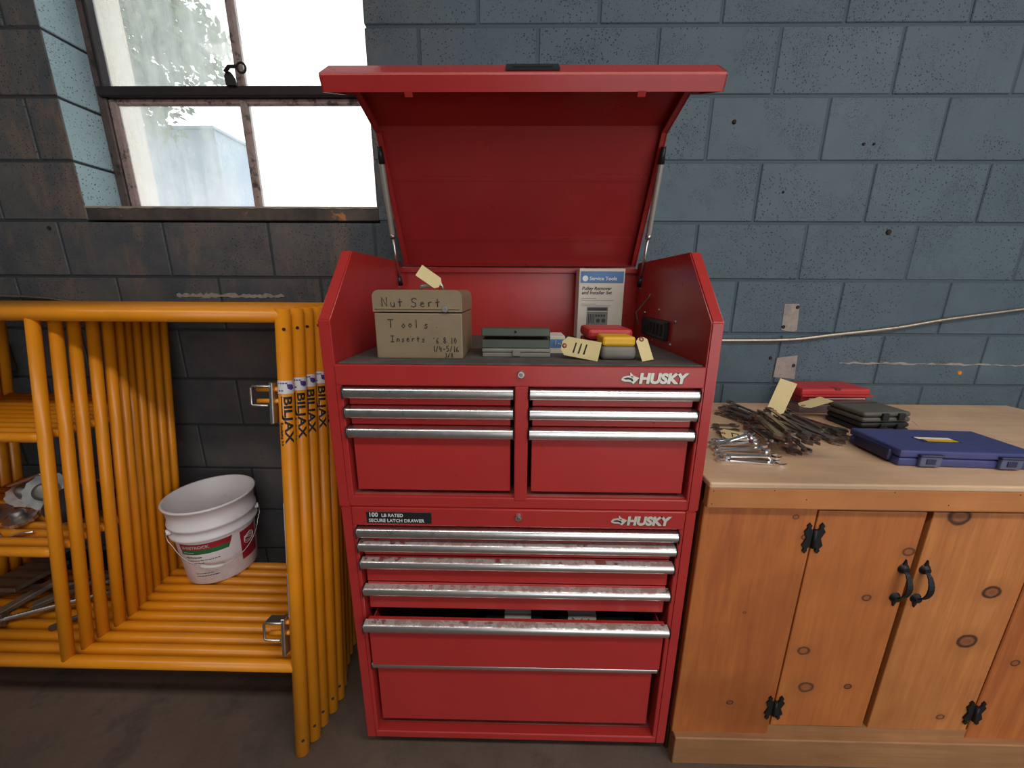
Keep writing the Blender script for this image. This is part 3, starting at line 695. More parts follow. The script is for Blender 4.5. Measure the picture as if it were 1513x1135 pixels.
# flat green index case standing on a clear case
o = thing('clear_case', (0, .99, ZL), 'flat clear plastic case with a front clasp under the dark green index case', 'plastic case')
obj('case_body', box(NB(), -.0885, .0815, .935, 1.03, ZL, ZL+.012, .003, 2), 'clear_grey', o); obj('case_lid', box(NB(), -.0895, .0825, .934, 1.031, ZL+.0125, ZL+.022, .003, 2), 'clear_grey', o); obj('clasp', box(NB(), -.014, .006, .930, .936, ZL+.003, ZL+.02, .002), 'clear_grey', o)
z0 = ZL+.022
o = thing('index_case', (0, .98, z0), 'dark green metal index case slightly open, lying on the clear case', 'index case')
obj('case_body', box(NB(), -.0905, .0795, .94, 1.025, z0, z0+.021, .002), 'army_green', o)
b = box(NB(), -.0905, .0795, -.085, 0, 0, .02, .002); xf(b, Matrix.Translation((0, 1.025, z0+.024)) @ Matrix.Rotation(math.radians(-4), 4, 'X')); l_ = obj('case_lid', b, 'army_green', o)
b = NB(); bmesh.ops.create_cone(b, cap_ends=True, segments=10, radius1=.003, radius2=.003, depth=.003, matrix=Matrix.Translation((-.006, .940, z0+.041)) @ Matrix.Rotation(PI/2, 4, 'X')); obj('rivet', b, 'dark_void', l_)
o = thing('small_box', (.105, 1.04, ZL), 'small pale blue and white carton behind the dark green index case', 'box')
obj('carton', box(NB(), .0845, .1245, 1.0, 1.09, ZL, ZL+.046, .001), 'carton', o); obj('print', box(NB(), .085, .125, .999, 1.03, ZL+.016, ZL+.038), 'carton_blue', o)
# tall carton leaning at the back
cx0, cx1, cy = .203, .354, 1.315
o = thing('carton', ((cx0+cx1)/2, cy+.03, ZL), 'tall white cardboard box with a blue band and small printed text', 'box')
obj('box_body', box(NB(), cx0, cx1, cy, cy+.075, ZL, 1.441, .001), 'carton', o)
obj('blue_band', box(NB(), cx0+.004, cx1-.004, cy-.0008, cy, 1.395, 1.432), 'carton_blue', o)
t = text_front('Service Tools', cx0+.034, cy-.001, 1.4035, .0165, ext=.0004, bold=.02); b = NB(); bmesh.ops.create_cone(b, cap_ends=True, segments=16, radius1=.0095, radius2=.0095, depth=.001, matrix=Matrix.Translation((cx0+.02, cy-.001, 1.409)) @ Matrix.Rotation(PI/2, 4, 'X')); merge(t, b); obj('print', t, 'label_white', o)
t = text_front('Pulley Remover', cx0+.01, cy-.0004, 1.372, .0155, ext=.0004, bold=.02, shear=.2); merge(t, text_front('and Installer Set', cx0+.01, cy-.0004, 1.358, .0155, ext=.0004, bold=.02, shear=.2)); obj('print', t, 'print_dark', o)
b = NB()
for k, wd in enumerate((.05, .11, .0, .05, .10)): 
    if wd: box(b, cx0+.01, cx0+.01+wd, cy-.0004, cy, 1.343-.006*k, 1.3445-.006*k)
obj('print', b, 'print_grey', o)
b = NB(); box(b, cx0+.03, cx0+.102, cy-.0005, cy, 1.302, 1.316); box(b, cx0+.03, cx0+.102, cy-.0004, cy, 1.25, 1.30); obj('picture', b, 'print_grey', o)
b = NB(); box(b, cx0+.034, cx0+.098, cy-.0009, cy, 1.305, 1.313)
for k in range(4): box(b, cx0+.036+.006*k, cx0+.039+.006*k, cy-.0009, cy, 1.262, 1.292)
for k in range(4): box(b, cx0+.06+.009*k, cx0+.066+.009*k, cy-.0009, cy, 1.283, 1.291)
for q in (.07, .088):
    bmesh.ops.create_cone(b, cap_ends=True, segments=12, radius1=.007, radius2=.007, depth=.001, matrix=Matrix.Translation((cx0+q, cy-.0006, 1.27)) @ Matrix.Rotation(PI/2, 4, 'X'))
obj('picture', b, 'print_dark', o)
# red case, yellow-lidded box, tags
o = thing('red_case', (.245, 1.06, ZL), 'small red plastic case behind the yellow-lidded grey box in the tray', 'plastic case', rot=(0, 0, 0))
obj('case_body', box(NB(), .185, .30, 1.0, 1.13, ZL, ZL+.035, .005, 2), 'case_red_dark', o); obj('case_lid', box(NB(), .183, .302, .998, 1.132, ZL+.037, ZL+.066, .010, 2), 'case_red', o)
o = thing('plastic_box', (.243, .945, ZL), 'small grey plastic box with a bright yellow lid on the liner', 'plastic box')
obj('box_body', box(NB(), .2, .286, .905, .985, ZL, ZL+.035, .012, 3), 'grey_plastic', o, smooth=35); obj('box_lid', box(NB(), .203, .282, .908, .982, ZL+.034, ZL+.057, .006, 2), 'yellow_plastic', o)
p0, p1 = Vector((.113, .955, 1.2255)), Vector((.196, .893, 1.212))
M = frame_from((.108, .93, ZL+.028), (.086, -.034, -.011), (.004, .012, .05))
bars = [[(.030+.013*k, -.013), (.034+.013*k, -.013), (.036+.013*k, .012), (.033+.013*k, .012)] for k in range(3)]
tg = make_tag('manila tag with three black marker strokes leaning in the tray', M, .094, .046, [(.113, .928, ZL+.026), (.10, .95, ZL+.03), (.098, .985, ZL+.02), (.10, .9985, ZL+.03)], bars)
TRAY = [bpy.data.objects[q] for q in ('drawer_liner', 'tool_chest', 'plastic_box', 'red_case', 'small_box', 'clear_case', 'index_case')]
settle(tg, TRAY, .05)
tg = make_tag('blank manila tag leaning upright beside the yellow-lidded box', frame_from((.2984, .925, ZL+.054), (.012, -.028, -.05), (.05, .0, .0)), .06, .028)
settle(tg, TRAY, .05)

# ------------------------------------------------------------------ pine cabinet and worktop
cb = thing('pine_cabinet', (1.0, 1.1, 0), 'knotty pine base cabinet with two plank doors, black hinges and pulls', 'cabinet')
CY = .848; CL, CR = .468, 1.95
obj('left_board', box(NB(), CL, .7495, CY, CY+.02, .10, .862, .002), 'pine_left', cb)
obj('right_board', box(NB(), 1.3235, CR, CY, CY+.02, .10, .862, .002), 'pine_right', cb)
obj('side_board', box(NB(), CL-.002, CL+.018, CY+.02, 1.49, .0, .90), 'pine_dark', cb); obj('side_board', box(NB(), CR-.02, CR, CY+.02, 1.49, .0, .90), 'pine_left', cb)
obj('top_rail', box(NB(), .7495, 1.3235, CY+.003, CY+.022, .845, .862), 'pine_base', cb); obj('bottom_rail', box(NB(), .7495, 1.3235, CY+.002, CY+.022, .10, .131), 'pine_base', cb)
obj('inner_void', box(NB(), CL+.02, CR-.02, CY+.03, 1.48, .02, .88), 'dark_void', cb)
obj('apron', box(NB(), CL-.004, CR+.004, CY-.018, CY+.004, .858, .913, .003, 2), 'pine_apron', cb)
obj('plinth', box(NB(), CL+.004, CR-.01, CY-.018, CY+.02, 0, .102, .003, 2), 'pine_base', cb)
def hinge(par, x, z):
    b = NB()
    for s in (-1, 1):
        prism(b, [(x+s*.004, z-.02), (x+s*.004, z+.02), (x+s*.012, z+.03), (x+s*.01, z+.036), (x+s*.016, z+.044), (x+s*.022, z+.036), (x+s*.019, z+.03), (x+s*.026, z+.02), (x+s*.018, z), (x+s*.026, z-.02), (x+s*.019, z-.03), (x+s*.022, z-.036), (x+s*.016, z-.044), (x+s*.01, z-.036), (x+s*.012, z-.03)], CY-.0035, 'y', CY+.001)
    tube(b, [(x, CY-.004, z-.026), (x, CY-.004, z+.026)], .005, 8)
    h = obj('hinge', b, 'iron_black', par)
def pull(par, x, za, zb_):
    b = NB()
    for z, s in ((za, 1), (zb_, -1)):
        bmesh.ops.create_cone(b, cap_ends=True, segments=14, radius1=.0145, radius2=.008, depth=.009, matrix=Matrix.Translation((x, CY-.0045, z)) @ Matrix.Rotation(PI/2, 4, 'X'))
        prism(b, [(x-.006, z+s*.01), (x+.006, z+s*.01), (x, z+s*.028)], CY-.003, 'y', CY+.001)
    n = 9
    for k in range(n):
        q = [(CY-.004-.024*math.sin(PI*i/n)**.6, za+(zb_-za)*i/n) for i in (k, k+1)]
        wd = .0045+.003*math.sin(PI*(k+.5)/n)
        prism(b, [q[0], q[1], (q[1][0]+.003, q[1][1]), (q[0][0]+.003, q[0][1])], x+wd, 'x', x-wd)
    obj('handle', b, 'iron_black', par, smooth=40)
d1 = obj('door', box(NB(), .7535, 1.0195, CY+.001, CY+.021, .133, .8435, .0025, 2), 'pine_door_a', cb)
d2 = obj('door', box(NB(), 1.0355, 1.3195, CY+.001, CY+.021, .128, .8435, .0025, 2), 'pine_door_b', cb)
hinge(d1, .7515, .767); hinge(d1, .7515, .203); hinge(d2, 1.3215, .200); hinge(d2, 1.3215, .765)
pull(d1, 1.0, .680, .592); pull(d2, 1.0545, .679, .590)
for x, z in ((.475, .905), (.475, .87), (.62, .908), (.70, .885), (.905, .907), (1.04, .875), (1.2, .905)):
    b = NB(); bmesh.ops.create_cone(b, cap_ends=True, segments=8, radius1=.0016, radius2=.0012, depth=.001, matrix=Matrix.Translation((x, CY-.0183, z)) @ Matrix.Rotation(PI/2, 4, 'X')); obj('nail_head', b, 'hole_dark', cb)
WT = .928
b = NB(); box(b, CL-.005, CR+.03, CY-.02, 1.499, .912, WT, .004, 2)
tag(obj('worktop', b, 'worktop_ply'), 'worn plywood worktop lying along the pine cabinet', 'worktop')

# things on the worktop
def wrench_mesh(L, s, ring=True):
    """combination wrench along +x: box ring at the origin, open jaw at x = L; s = jaw width"""
    b = NB(); h = s*.24
    def ringshape(cx, ro, ri, tk):
        n = 16; V = []
        for z in (0, tk):
            for r in (ri, ro): V.append([b.verts.new((cx+r*math.cos(2*PI*k/n), r*math.sin(2*PI*k/n), z)) for k in range(n)])
        for k in range(n):
            k2 = (k+1) % n
            for A, B in ((V[0], V[1]), (V[1], V[3]), (V[3], V[2]), (V[2], V[0])): b.faces.new((A[k], A[k2], B[k2], B[k]))
    ringshape(0, s*.62, s*.38, h*1.25)
    if ring: 
        prism(b, [(s*.5, -s*.31), (L*.45, -s*.26), (L-s*.7, -s*.33), (L-s*.7, s*.33), (L*.45, s*.26), (s*.5, s*.31)], h*.95, 'z', h*.2)
    a = math.radians(15); o_ = []
    for k in range(13):
        t = math.radians(55+250*k/12); o_.append((L+s*.78*math.cos(t), s*.78*math.sin(t)))
    tip = [(L+s*.78, -s*.42), (L+s*.1, -s*.42), (L-s*.15, -s*.2), (L-s*.15, s*.2), (L+s*.1, s*.42), (L+s*.78, s*.42)]
    pts = o_+tip
    pts = [(L+(x-L)*math.cos(a)-y*math.sin(a), (x-L)*math.sin(a)+y*math.cos(a)) for x, y in pts]
    prism(b, pts, h*1.2, 'z', 0)
    bmesh.ops.recalc_face_normals(b, faces=b.faces)
    me = bpy.data.meshes.new('wrench'); b.to_mesh(me); b.free(); return me
WM = {}
CELL = .0015; HX, HY0 = .44, .80
HM = np.full((520, 480), WT)          # height of whatever already lies on the worktop
def slices(L, s_):
    """along the wrench: position, half width, underside, top"""
    h = s_*.24; out = []; q = -s_*.62
    while q < L+s_*.78:
        if q < s_*.62: w_ = math.sqrt(max(1e-8, (s_*.64)**2-q*q)); out.append((q, max(w_, s_*.27 if q > 0 else .001), 0, h*1.25))
        elif q > L-s_*.8: out.append((q, min(s_*.8, s_*.3+(q-L+s_*.8)*1.2), 0, h*1.2))
        else: out.append((q, s_*.34, h*.2, h*.95))
        q += .0015
    return out
def cells(x, y, dx, dy, w_):
    k = np.arange(-w_, w_+CELL, CELL*.7); i_ = np.clip(((x-dy*k-HX)/CELL).round().astype(int), 0, 519); j_ = np.clip(((y+dx*k-HY0)/CELL).round().astype(int), 0, 479); return i_, j_
def wrench(x0, y0, x1, y1, z, s, m, label, group, roll=0, tilt=0):
    """lays the wrench down on the worktop or on the wrenches already there: it comes to rest on the two points that carry it"""
    L = math.hypot(x1-x0, y1-y0); k = (round(L/.02), round(s, 3), m); s = round(s, 3)
    if k not in WM: WM[k] = wrench_mesh(round(L/.02)*.02, s); WM[k].materials.append(MATS[m])
    L2 = round(L/.02)*.02; dx, dy = (x1-x0)/L, (y1-y0)/L; SL = slices(L2, s)
    q = np.array([a[0] for a in SL]); g = np.array([HM[cells(x0+dx*a[0], y0+dy*a[0], dx, dy, a[1])].max()-a[2] for a in SL])
    c = L2*.5; A, B = q < c, q >= c
    qa, ga, qb, gb = q[A][:, None], g[A][:, None], q[B][None], g[B][None]
    zc_ = ga+(gb-ga)*(c-qa)/(qb-qa); ia, ib = np.unravel_index(zc_.argmax(), zc_.shape)
    sl = (gb[0, ib]-ga[ia, 0])/(qb[0, ib]-qa[ia, 0]); z0 = ga[ia, 0]-sl*qa[ia, 0]+.0002
    for a in SL:
        ce = cells(x0+dx*a[0], y0+dy*a[0], dx, dy, a[1]); HM[ce] = np.maximum(HM[ce], z0+sl*a[0]+a[3])
    o = link('wrench', WM[k]); o.location = (x0, y0, z0); o.rotation_euler = (0, -math.atan(sl), math.atan2(y1-y0, x1-x0)); tag(o, label, 'wrench', group)
    WRENCHES.append(o)
WRENCHES = []
rw = random.Random(11)
pt = lambda px, py, z=WT: un(px, py, 'z', z)
def fan(starts, ends, n, label, group, s0, wide=.008):
    """side by side first, then the next layer on top"""
    for i in sorted(range(n), key=lambda q: (q % 3, q)):
        f = i/(n-1); a = Vector(starts[0]).lerp(Vector(starts[1]), f); c = Vector(ends[0]).lerp(Vector(ends[1]), f)
        A, B = pt(*a), pt(*c)
        if i % 4 == 1: A, B = B, A
        r_ = lambda: rw.uniform(-wide, wide)
        d_ = (B-A).normalized()*(.024 if i % 2 else -.008)*(1 if wide > .004 else 0); A, B = A+d_, B+d_ if i % 4 != 1 else B-d_*.3   # heads lie staggered
        wrench(A.x+r_(), A.y+r_(), B.x+r_(), B.y+r_(), 0, s0+rw.uniform(-.003, .005), 'dark_wrench', label, group)
# bright chrome wrenches in front
for a, c, s_ in (((1066, 682), (1154, 687), .023), ((1063, 674), (1138, 679), .022), ((1061, 667), (1124, 671), .021), ((1058, 660), (1114, 664), .020), ((1072, 679), (1138, 683), .020), ((1056, 656), (1106, 661), .018), ((1056, 663), (1106, 657), .019)):
    A, B = pt(*a), pt(*c); wrench(A.x, A.y, B.x, B.y, 0, s_, 'chrome_wrench', 'bright chrome combination wrench in the bundle at the worktop edge', 'chrome wrenches')
fan(((1064, 614), (1080, 600)), ((1106, 630), (1128, 620)), 9, 'dark worn wrench in the bundle behind the chrome wrenches', 'dark wrenches, rear bundle', .019)
fan(((1146, 629), (1165, 615)), ((1202, 653), (1247, 641)), 11, 'dark worn combination wrench in the bundle pointing at the blue case', 'dark wrenches, bundle by the blue case', .022)
fan(((1108, 636), (1142, 632)), ((1140, 670), (1209, 679)), 12, 'dark worn combination wrench in the bundle fanned towards the worktop edge', 'dark wrenches, middle bundle', .023)
fan(((1062, 640), (1058, 630)), ((1090, 644), (1084, 630)), 3, 'short dark wrench beside the red chest', 'short dark wrenches', .015, .002)
# blue case
R = Matrix.Rotation(math.radians(-3), 4, 'Z')
o = thing('blue_case', (1.0, .93, WT), 'navy blue plastic tool case with two grey latches on the worktop', 'tool case', rot=(0, 0, math.radians(-3)))
LN, DP = .335, .165
def local(nm, b, m, par, **k): return obj(nm, b, m, par, world=False, **k)
bd = local('case_body', box(NB(), 0, LN, 0, DP, 0, .024, .006, 2), 'case_blue', o); ld = local('case_lid', box(NB(), -.002, LN+.002, -.002, DP, .0255, .046, .005, 2), 'case_blue', o)
local('end_grip', box(NB(), -.012, .004, .02, DP-.03, .006, .04, .006, 2), 'case_blue_dark', o)
for x in (.045, .238):
    l = local('latch', box(NB(), x, x+.052, -.009, .002, .004, .036, .003, 2), 'latch_grey', o); local('latch_slot', box(NB(), x+.014, x+.036, -.0105, -.008, .012, .026), 'case_blue_dark', l)
    local('latch_bar', box(NB(), x-.004, x+.056, -.012, .002, .031, .037, .002), 'case_blue_dark', l)
wn = local('label_window', box(NB(), .11, .21, .062, .098, .0455, .0466), 'case_blue_dark', ld); local('paper_slip', box(NB(), .115, .205, .082, .096, .0462, .0470), 'paper', ld); local('yellow_slip', box(NB(), .125, .205, .066, .08, .0462, .0471), 'yellow_plastic', ld)
# stacked drill cases
def drill_case(z, m, lab, rz, dx=0):
    o = thing('drill_case', (1.105+dx, 1.165, WT+z), lab, 'tool case', rot=(0, 0, rz))
    local('case_body', box(NB(), 0, .165, 0, .14, 0, .0165, .008, 3), m, o, smooth=35); local('case_lid', box(NB(), .001, .164, .001, .139, .0175, .035, .009, 3), m, o, smooth=35)
    for x in (.06, .115): local('latch', box(NB(), x, x+.022, -.006, .003, .008, .032, .003, 2), 'case_black', o)
    b = NB(); tube(b, [(.164, .045, .02), (.182, .05, .02), (.185, .07, .02), (.182, .09, .02), (.164, .095, .02)], .007, 8); local('carry_handle', b, m, o)
    b = NB(); box(b, .02, .15, .10, .104, .0348, .0356); local('lid_groove', b, 'case_black', o)
drill_case(0, 'case_black', 'black moulded drill case underneath the grey one, behind the blue case', .05)
drill_case(.035, 'case_grey', 'grey moulded drill case stacked on the black one behind the blue case', .08, .002)
# red case on a smoky box
o = thing('parts_box', (1.19, 1.42, WT), 'smoky grey plastic box underneath the red case against the block wall', 'plastic box')
obj('box_body', box(NB(), 1.055, 1.27, 1.37, 1.47, WT, WT+.032, .004, 2), 'smoke_box', o); obj('box_lid', box(NB(), 1.053, 1.272, 1.368, 1.472, WT+.0325, WT+.04, .003), 'smoke_box', o)
o = thing('red_tool_case', (1.05, 1.365, WT+.04), 'red plastic tool case resting on the smoky grey box by the wall', 'tool case', rot=(0, 0, math.radians(2)))
local('case_body', box(NB(), 0, .25, 0, .115, 0, .028, .006, 2), 'case_red_dark', o); local('case_lid', box(NB(), -.004, .255, -.004, .119, .029, .056, .008, 2), 'case_red', o)
local('rim_flange', box(NB(), -.002, .266, -.007, .117, .025, .031, .002), 'case_red', o); local('lid_notch', box(NB(), .12, .14, -.0045, .03, .05, .0565, .001), 'case_red_dark', o)
local('body_rib', box(NB(), .03, .24, -.002, .002, .016, .0185), 'label_white', o)
bpy.context.view_layer.update()
LIE = WRENCHES+[bpy.data.objects[q] for q in ('worktop', 'blue_case', 'drill_case', 'drill_case.001', 'parts_box', 'red_tool_case')]
A = pt(1140, 628); zt = HM[int((A.x-HX)/CELL), int((A.y-HY0)/CELL)]
tg = make_tag('manila tag standing up out of the dark wrench pile', frame_from((A.x, A.y, WT+.06), (.035, .01, .105), (-.05, .01, .03)), .12, .056, [(A.x, A.y, WT+.062), (A.x-.012, A.y-.006, WT+.056), (A.x-.02, A.y-.012, WT+.044)])
settle(tg, LIE)
A = pt(1180, 620); tg = make_tag('manila tag lying edge-on over the wrenches by the red case', frame_from((A.x, A.y, WT+.06), (.10, .02, .022), (.006, .03, .004)), .105, .05); settle(tg, LIE)
A, B = pt(1062, 640), pt(1093, 648)
tm = [[(.030, -.012), (.033, -.012), (.033, .012), (.030, .012)], [(.030, .009), (.05, .009), (.05, .012), (.030, .012)], [(.048, -.012), (.051, -.012), (.051, .012), (.048, .012)]]
tg = make_tag('manila tag with black marks lying beside the chrome wrenches', frame_from((A.x-.01, A.y-.03, WT+.03), (B.x-A.x, B.y-A.y+.03, -.004), (.03, .1, .02)), .085, .055, [(A.x-.01, A.y-.03, WT+.031), (A.x-.015, A.y-.05, WT+.026), (A.x-.02, A.y-.07, WT+.02)], tm); settle(tg, LIE)
A = pt(1345, 640); tg = make_tag('cream paper tag lying between the blue case and the stacked drill cases', frame_from((A.x+.02, A.y-.05, WT+.02), (-.09, -.004, .006), (-.004, .06, .0)), .085, .042, [(A.x+.02, A.y-.05, WT+.0225), (A.x+.05, A.y+.02, WT+.03), (A.x+.06, A.y+.06, WT+.04)]); settle(tg, LIE, .06)
tg = make_tag('cream paper tag at the front corner of the blue case', frame_from((1.318, .900, WT+.01), (-.012, -.05, .0), (.05, -.012, .006)), .075, .05); settle(tg, LIE, .04)


# ------------------------------------------------------------------ scaffold frames leaning on the wall
TH = math.atan(.156); R_ = .0196
def frame(k, src=None):
    root = link('scaffold_frame', None); root.location = (FX[k], .839+.0405*k, 0); root.rotation_euler = (-TH, 0, 0)
    return root
FX = [0, .014, .020, .032, .036, .026, .010, .002, -.004, -.008, -.012]
XLg, XPo, XRg = -1.985, -1.345, -.645
def zl(z): return z/math.cos(TH)
def fparts():
    P = []
    P.append(('leg', tube(NB(), [(XRg, 0, .0), (XRg, 0, zl(1.316))], R_, 16))); P.append(('leg', tube(NB(), [(XLg, 0, .0), (XLg, 0, zl(1.316))], R_, 16)))
    P.append(('top_bar', tube(NB(), [(XLg, 0, zl(1.300)), (XRg, 0, zl(1.300))], .0200, 16))); P.append(('bottom_bar', tube(NB(), [(XLg, 0, zl(.278)), (XRg, 0, zl(.278))], .0172, 16)))
    P.append(('post', tube(NB(), [(XPo, 0, zl(.278)), (XPo, 0, zl(1.30))], [.0150, .0150], 14)))
    for z in (.955, .617): P.append(('rung', tube(NB(), [(XLg, 0, zl(z)), (XPo-.03, 0, zl(z)), (XPo, 0, zl(z))], [.0145, .0145, .011], 12)))
    P.append(('pin_hole', None)); P.append(('pin_hole_', None))
    return P
FM = []
for nm, b in fparts():
    if b is None:
        b = NB()
        for z in (.052,): bmesh.ops.create_cone(b, cap_ends=True, segments=10, radius1=.0045, radius2=.0045, depth=.002, matrix=Matrix.Translation((XRg+R_*.998*math.cos(-.95), R_*.998*math.sin(-.95), zl(z))) @ Matrix.Rotation(-.95, 4, 'Z') @ Matrix.Rotation(PI/2, 4, 'Y'))
        if nm == 'pin_hole_': bmesh.ops.translate(b, vec=(0, 0, zl(1.21)), verts=b.verts)
        nm = 'pin_hole'
    me = bpy.data.meshes.new(nm); b.to_mesh(me); b.free(); me.materials.append(MATS['hole_dark' if nm == 'pin_hole' else 'scaffold_yellow']); FM.append((nm, me))
# lettering and stickers wrapped round the right leg
PH0 = math.atan2(-.84, .54)-.12
def wrap(bm, off, z_top, t0):
    """flat lettering (x along the words, y up) -> down the tube, tops of the letters to the right"""
    slice_axis(bm, 1, .004)
    for v in bm.verts:
        a = PH0+(v.co.y+t0)/R_; r = R_+off+v.co.z
        v.co = (XRg+r*math.cos(a), r*math.sin(a), z_top-v.co.x)
    return bm
def band(z0, z1, a0, a1, off, n=10): return lathe(NB(), [(R_+off, z0), (R_+off, z1)], n, (XRg, 0), PH0+a0, PH0+a1)
let = wrap(text_bm('BILJAX', .028, ext=.0003, bold=.028, space=1.0, sx=1.6), .0006, zl(1.082), -.004)
merge(let, wrap(text_bm('Roulette >>', .0135, ext=.0003, bold=.012, sx=1.0), .0006, zl(1.01), -.0175))
u = NB(); box(u, 0, .062, 0, .002, -.0003, .0003); merge(let, wrap(u, .0006, zl(1.082), -.011))
stk = band(zl(1.088), zl(1.124), -1.25, 1.45, .0004, 16)
pur = NB(); prism(pur, [(.010, -.002), (.022, .0), (.026, .008), (.022, .016), (.012, .014), (.010, .006)], .0004, 'z', 0); pur = wrap(pur, .0006, zl(1.124), .006)
for z_, a_ in ((1.115, (-.9, -.72, -.6, -.38, -.3, -.05, .02, .3)), (1.095, (-.9, -.6, -.5, -.25))):
    for q_ in range(0, len(a_), 2): merge(pur, band(zl(z_), zl(z_)+.0036, a_[q_], a_[q_+1], .0008, 3))
DEC = []
for nm, b, m in (('decal', let, 'ink_black'), ('sticker', stk, 'label_white'), ('sticker_print', pur, 'label_purple')):
    me = bpy.data.meshes.new(nm); b.to_mesh(me); b.free(); me.materials.append(MATS[m]); DEC.append((nm, me))
ORD = ['second', 'third', 'fourth', 'fifth', 'sixth', 'seventh', 'eighth', 'ninth', 'tenth']
flabels = ['foremost yellow tubular scaffold frame, with lettered leg and steel clips'] + ['yellow tubular scaffold frame, %s in the stack counted from the one with steel clips' % q for q in ORD] + ['rearmost yellow scaffold frame of the stack, resting against the block wall']
FRAMES = []
for k in range(11):
    root = frame(k); FRAMES.append(root); tag(root, flabels[k], 'scaffold frame', 'scaffold frames stacked against the wall')
    for nm, me in FM: link(nm, me, root)
    if k < 5:
        s_ = None
        for nm, me in DEC:
            if nm == 'sticker_print': link(nm, me, s_)
            else:
                q = link(nm, me, root)
                if nm == 'sticker': s_ = q
    if k == 0:
        for z in (1.055, .375):     # spring clips: bent square loop on a plate
            zc_ = zl(z); y0 = -.012
            b = NB(); box(b, XRg-.034, XRg-.024, y0-.012, y0+.014, zc_-.05, zc_+.065, .002); c = local('clip', b, 'steel', root)
            b = NB(); lp = [(XRg-.03, 0, zc_+.055), (XRg-.078, 0, zc_+.055), (XRg-.082, 0, zc_+.05), (XRg-.082, 0, zc_+.006), (XRg-.078, 0, zc_+.002), (XRg-.036, 0, zc_+.002)]
            for y in (y0-.012,): tube(b, [(p[0], y, p[2]) for p in lp], .0035, 6)
            box(b, XRg-.08, XRg-.03, y0-.012, y0+.02, zc_+.052, zc_+.057, .001)
            local('clip_loop', b, 'steel', c)
            b = NB(); tube(b, [(XRg-.075, y0+.004, zc_+.045), (XRg-.01, y0+.008, zc_+.045)], .007, 8); tube(b, [(XRg-.075, y0+.004, zc_+.012), (XRg-.01, y0+.008, zc_+.012)], .007, 8); local('clip_pin', b, 'scaffold_yellow', c)
        b = lathe(NB(), [(R_+.0006, zl(.60)), (R_+.0006, zl(.78))], 4, (XRg, 0), PH0-1.5, PH0-.95); q = local('warning_label', b, 'label_white', root)
        b = lathe(NB(), [(R_+.0009, zl(.595)), (R_+.0009, zl(.70))], 3, (XRg, 0), PH0-1.5, PH0-1.15); local('label_print', b, 'label_red', q)
        b = lathe(NB(), [(R_+.0006, zl(.44)), (R_+.0006, zl(.575))], 4, (XRg, 0), PH0-1.5, PH0-.95); q = local('warning_label', b, 'label_white', root)
        b = NB()
        for i in range(22): lathe(b, [(R_+.0009, zl(.45+.0055*i)), (R_+.0009, zl(.4525+.0055*i))], 2, (XRg, 0), PH0-1.35, PH0-1.0)
        local('label_print', b, 'print_dark', q)

# ------------------------------------------------------------------ bucket on the bottom bars
bc = Vector((-1.172, 1.283, .292)); bk = thing('bucket', bc, 'white plastic pail with red and green printed label on the scaffold bars', 'bucket')
prof = [(0, .004), (.110, .004), (.114, .008), (.1265, .190), (.1265, .196), (.138, .198), (.138, .208), (.129, .210), (.131, .236), (.1385, .238), (.1385, .249), (.133, .251), (.1375, .312), (.1445, .314), (.1455, .320), (.1425, .323), (.136, .321), (.1235, .20), (.111, .012), (0, .010)]
local('pail', lathe(NB(), prof, 48), 'white_plastic', bk, norm=False)
def rad(z): return .114+(z-.008)*(.1265-.114)/.182
pc = math.atan2(-bc.y, -bc.x)-.27     # the side that faces the room
def patch(z0, z1, a0, a1, off=.0008, slant=0, n=14):
    b = NB(); V = []
    for i, z in enumerate((z0, z1)):
        V.append([b.verts.new(((rad(z)+off)*math.cos(pc+a), (rad(z)+off)*math.sin(pc+a), z)) for a in [a0+(a1+(slant if i else 0)-a0)*k/n for k in range(n+1)]])
    for k in range(n): b.faces.new((V[0][k], V[0][k+1], V[1][k+1], V[1][k]))
    return b
def ptext(s, size, z, a0, bold=.02, off=.0012):
    b = text_bm(s, size, ext=.0002, bold=bold); slice_axis(b, 0, .006)
    for v in b.verts:
        zz = z+v.co.y; r = rad(zz)+off; a = pc+a0+v.co.x/r; v.co = (r*math.cos(a), r*math.sin(a), zz)
    return b
lb = local('pail_label', patch(.160, .184, -.80, .52, slant=.06), 'label_red', bk); local('pail_label', patch(.141, .160, -.78, .46, slant=.06), 'label_green', bk)
local('label_text', ptext('SHEETROCK', .0165, .1655, -.72, .03), 'label_white', lb); local('label_text', ptext('All Purpose', .008, .147, -.70), 'label_white', lb)
b = ptext('All Purpose', .0115, .125, -.66); rp = random.Random(4)      # fine print that the photograph does not resolve: broken lines
for z, a0, a1, hh in ((.113, -.64, .22, .0028), (.102, -.64, -.2, .002), (.055, -.5, .0, .0022), (.043, -.5, .12, .0034)):
    a = a0
    while a < a1:
        wd = rp.uniform(.03, .09); merge(b, patch(z, z+hh, a, min(a+wd, a1), .0012, n=2)); a += wd+.018
local('label_text', b, 'print_dark', bk)
lb2 = local('pail_label', patch(.056, .178, .78, 1.40), 'label_red', bk)
b = NB()
pts = []
for k in range(46):
    q = 2*PI*k/15; sw = k/15; z = .135+.022*math.sin(q+sw)*(1-.2*sw); a = 1.08+.19*math.cos(q*(1+.13*sw)); r = rad(z)+.0016; pts.append((r*math.cos(pc+a), r*math.sin(pc+a), z))
tube(b, pts, .0011, 5)
local('label_text', b, 'label_white', lb2)
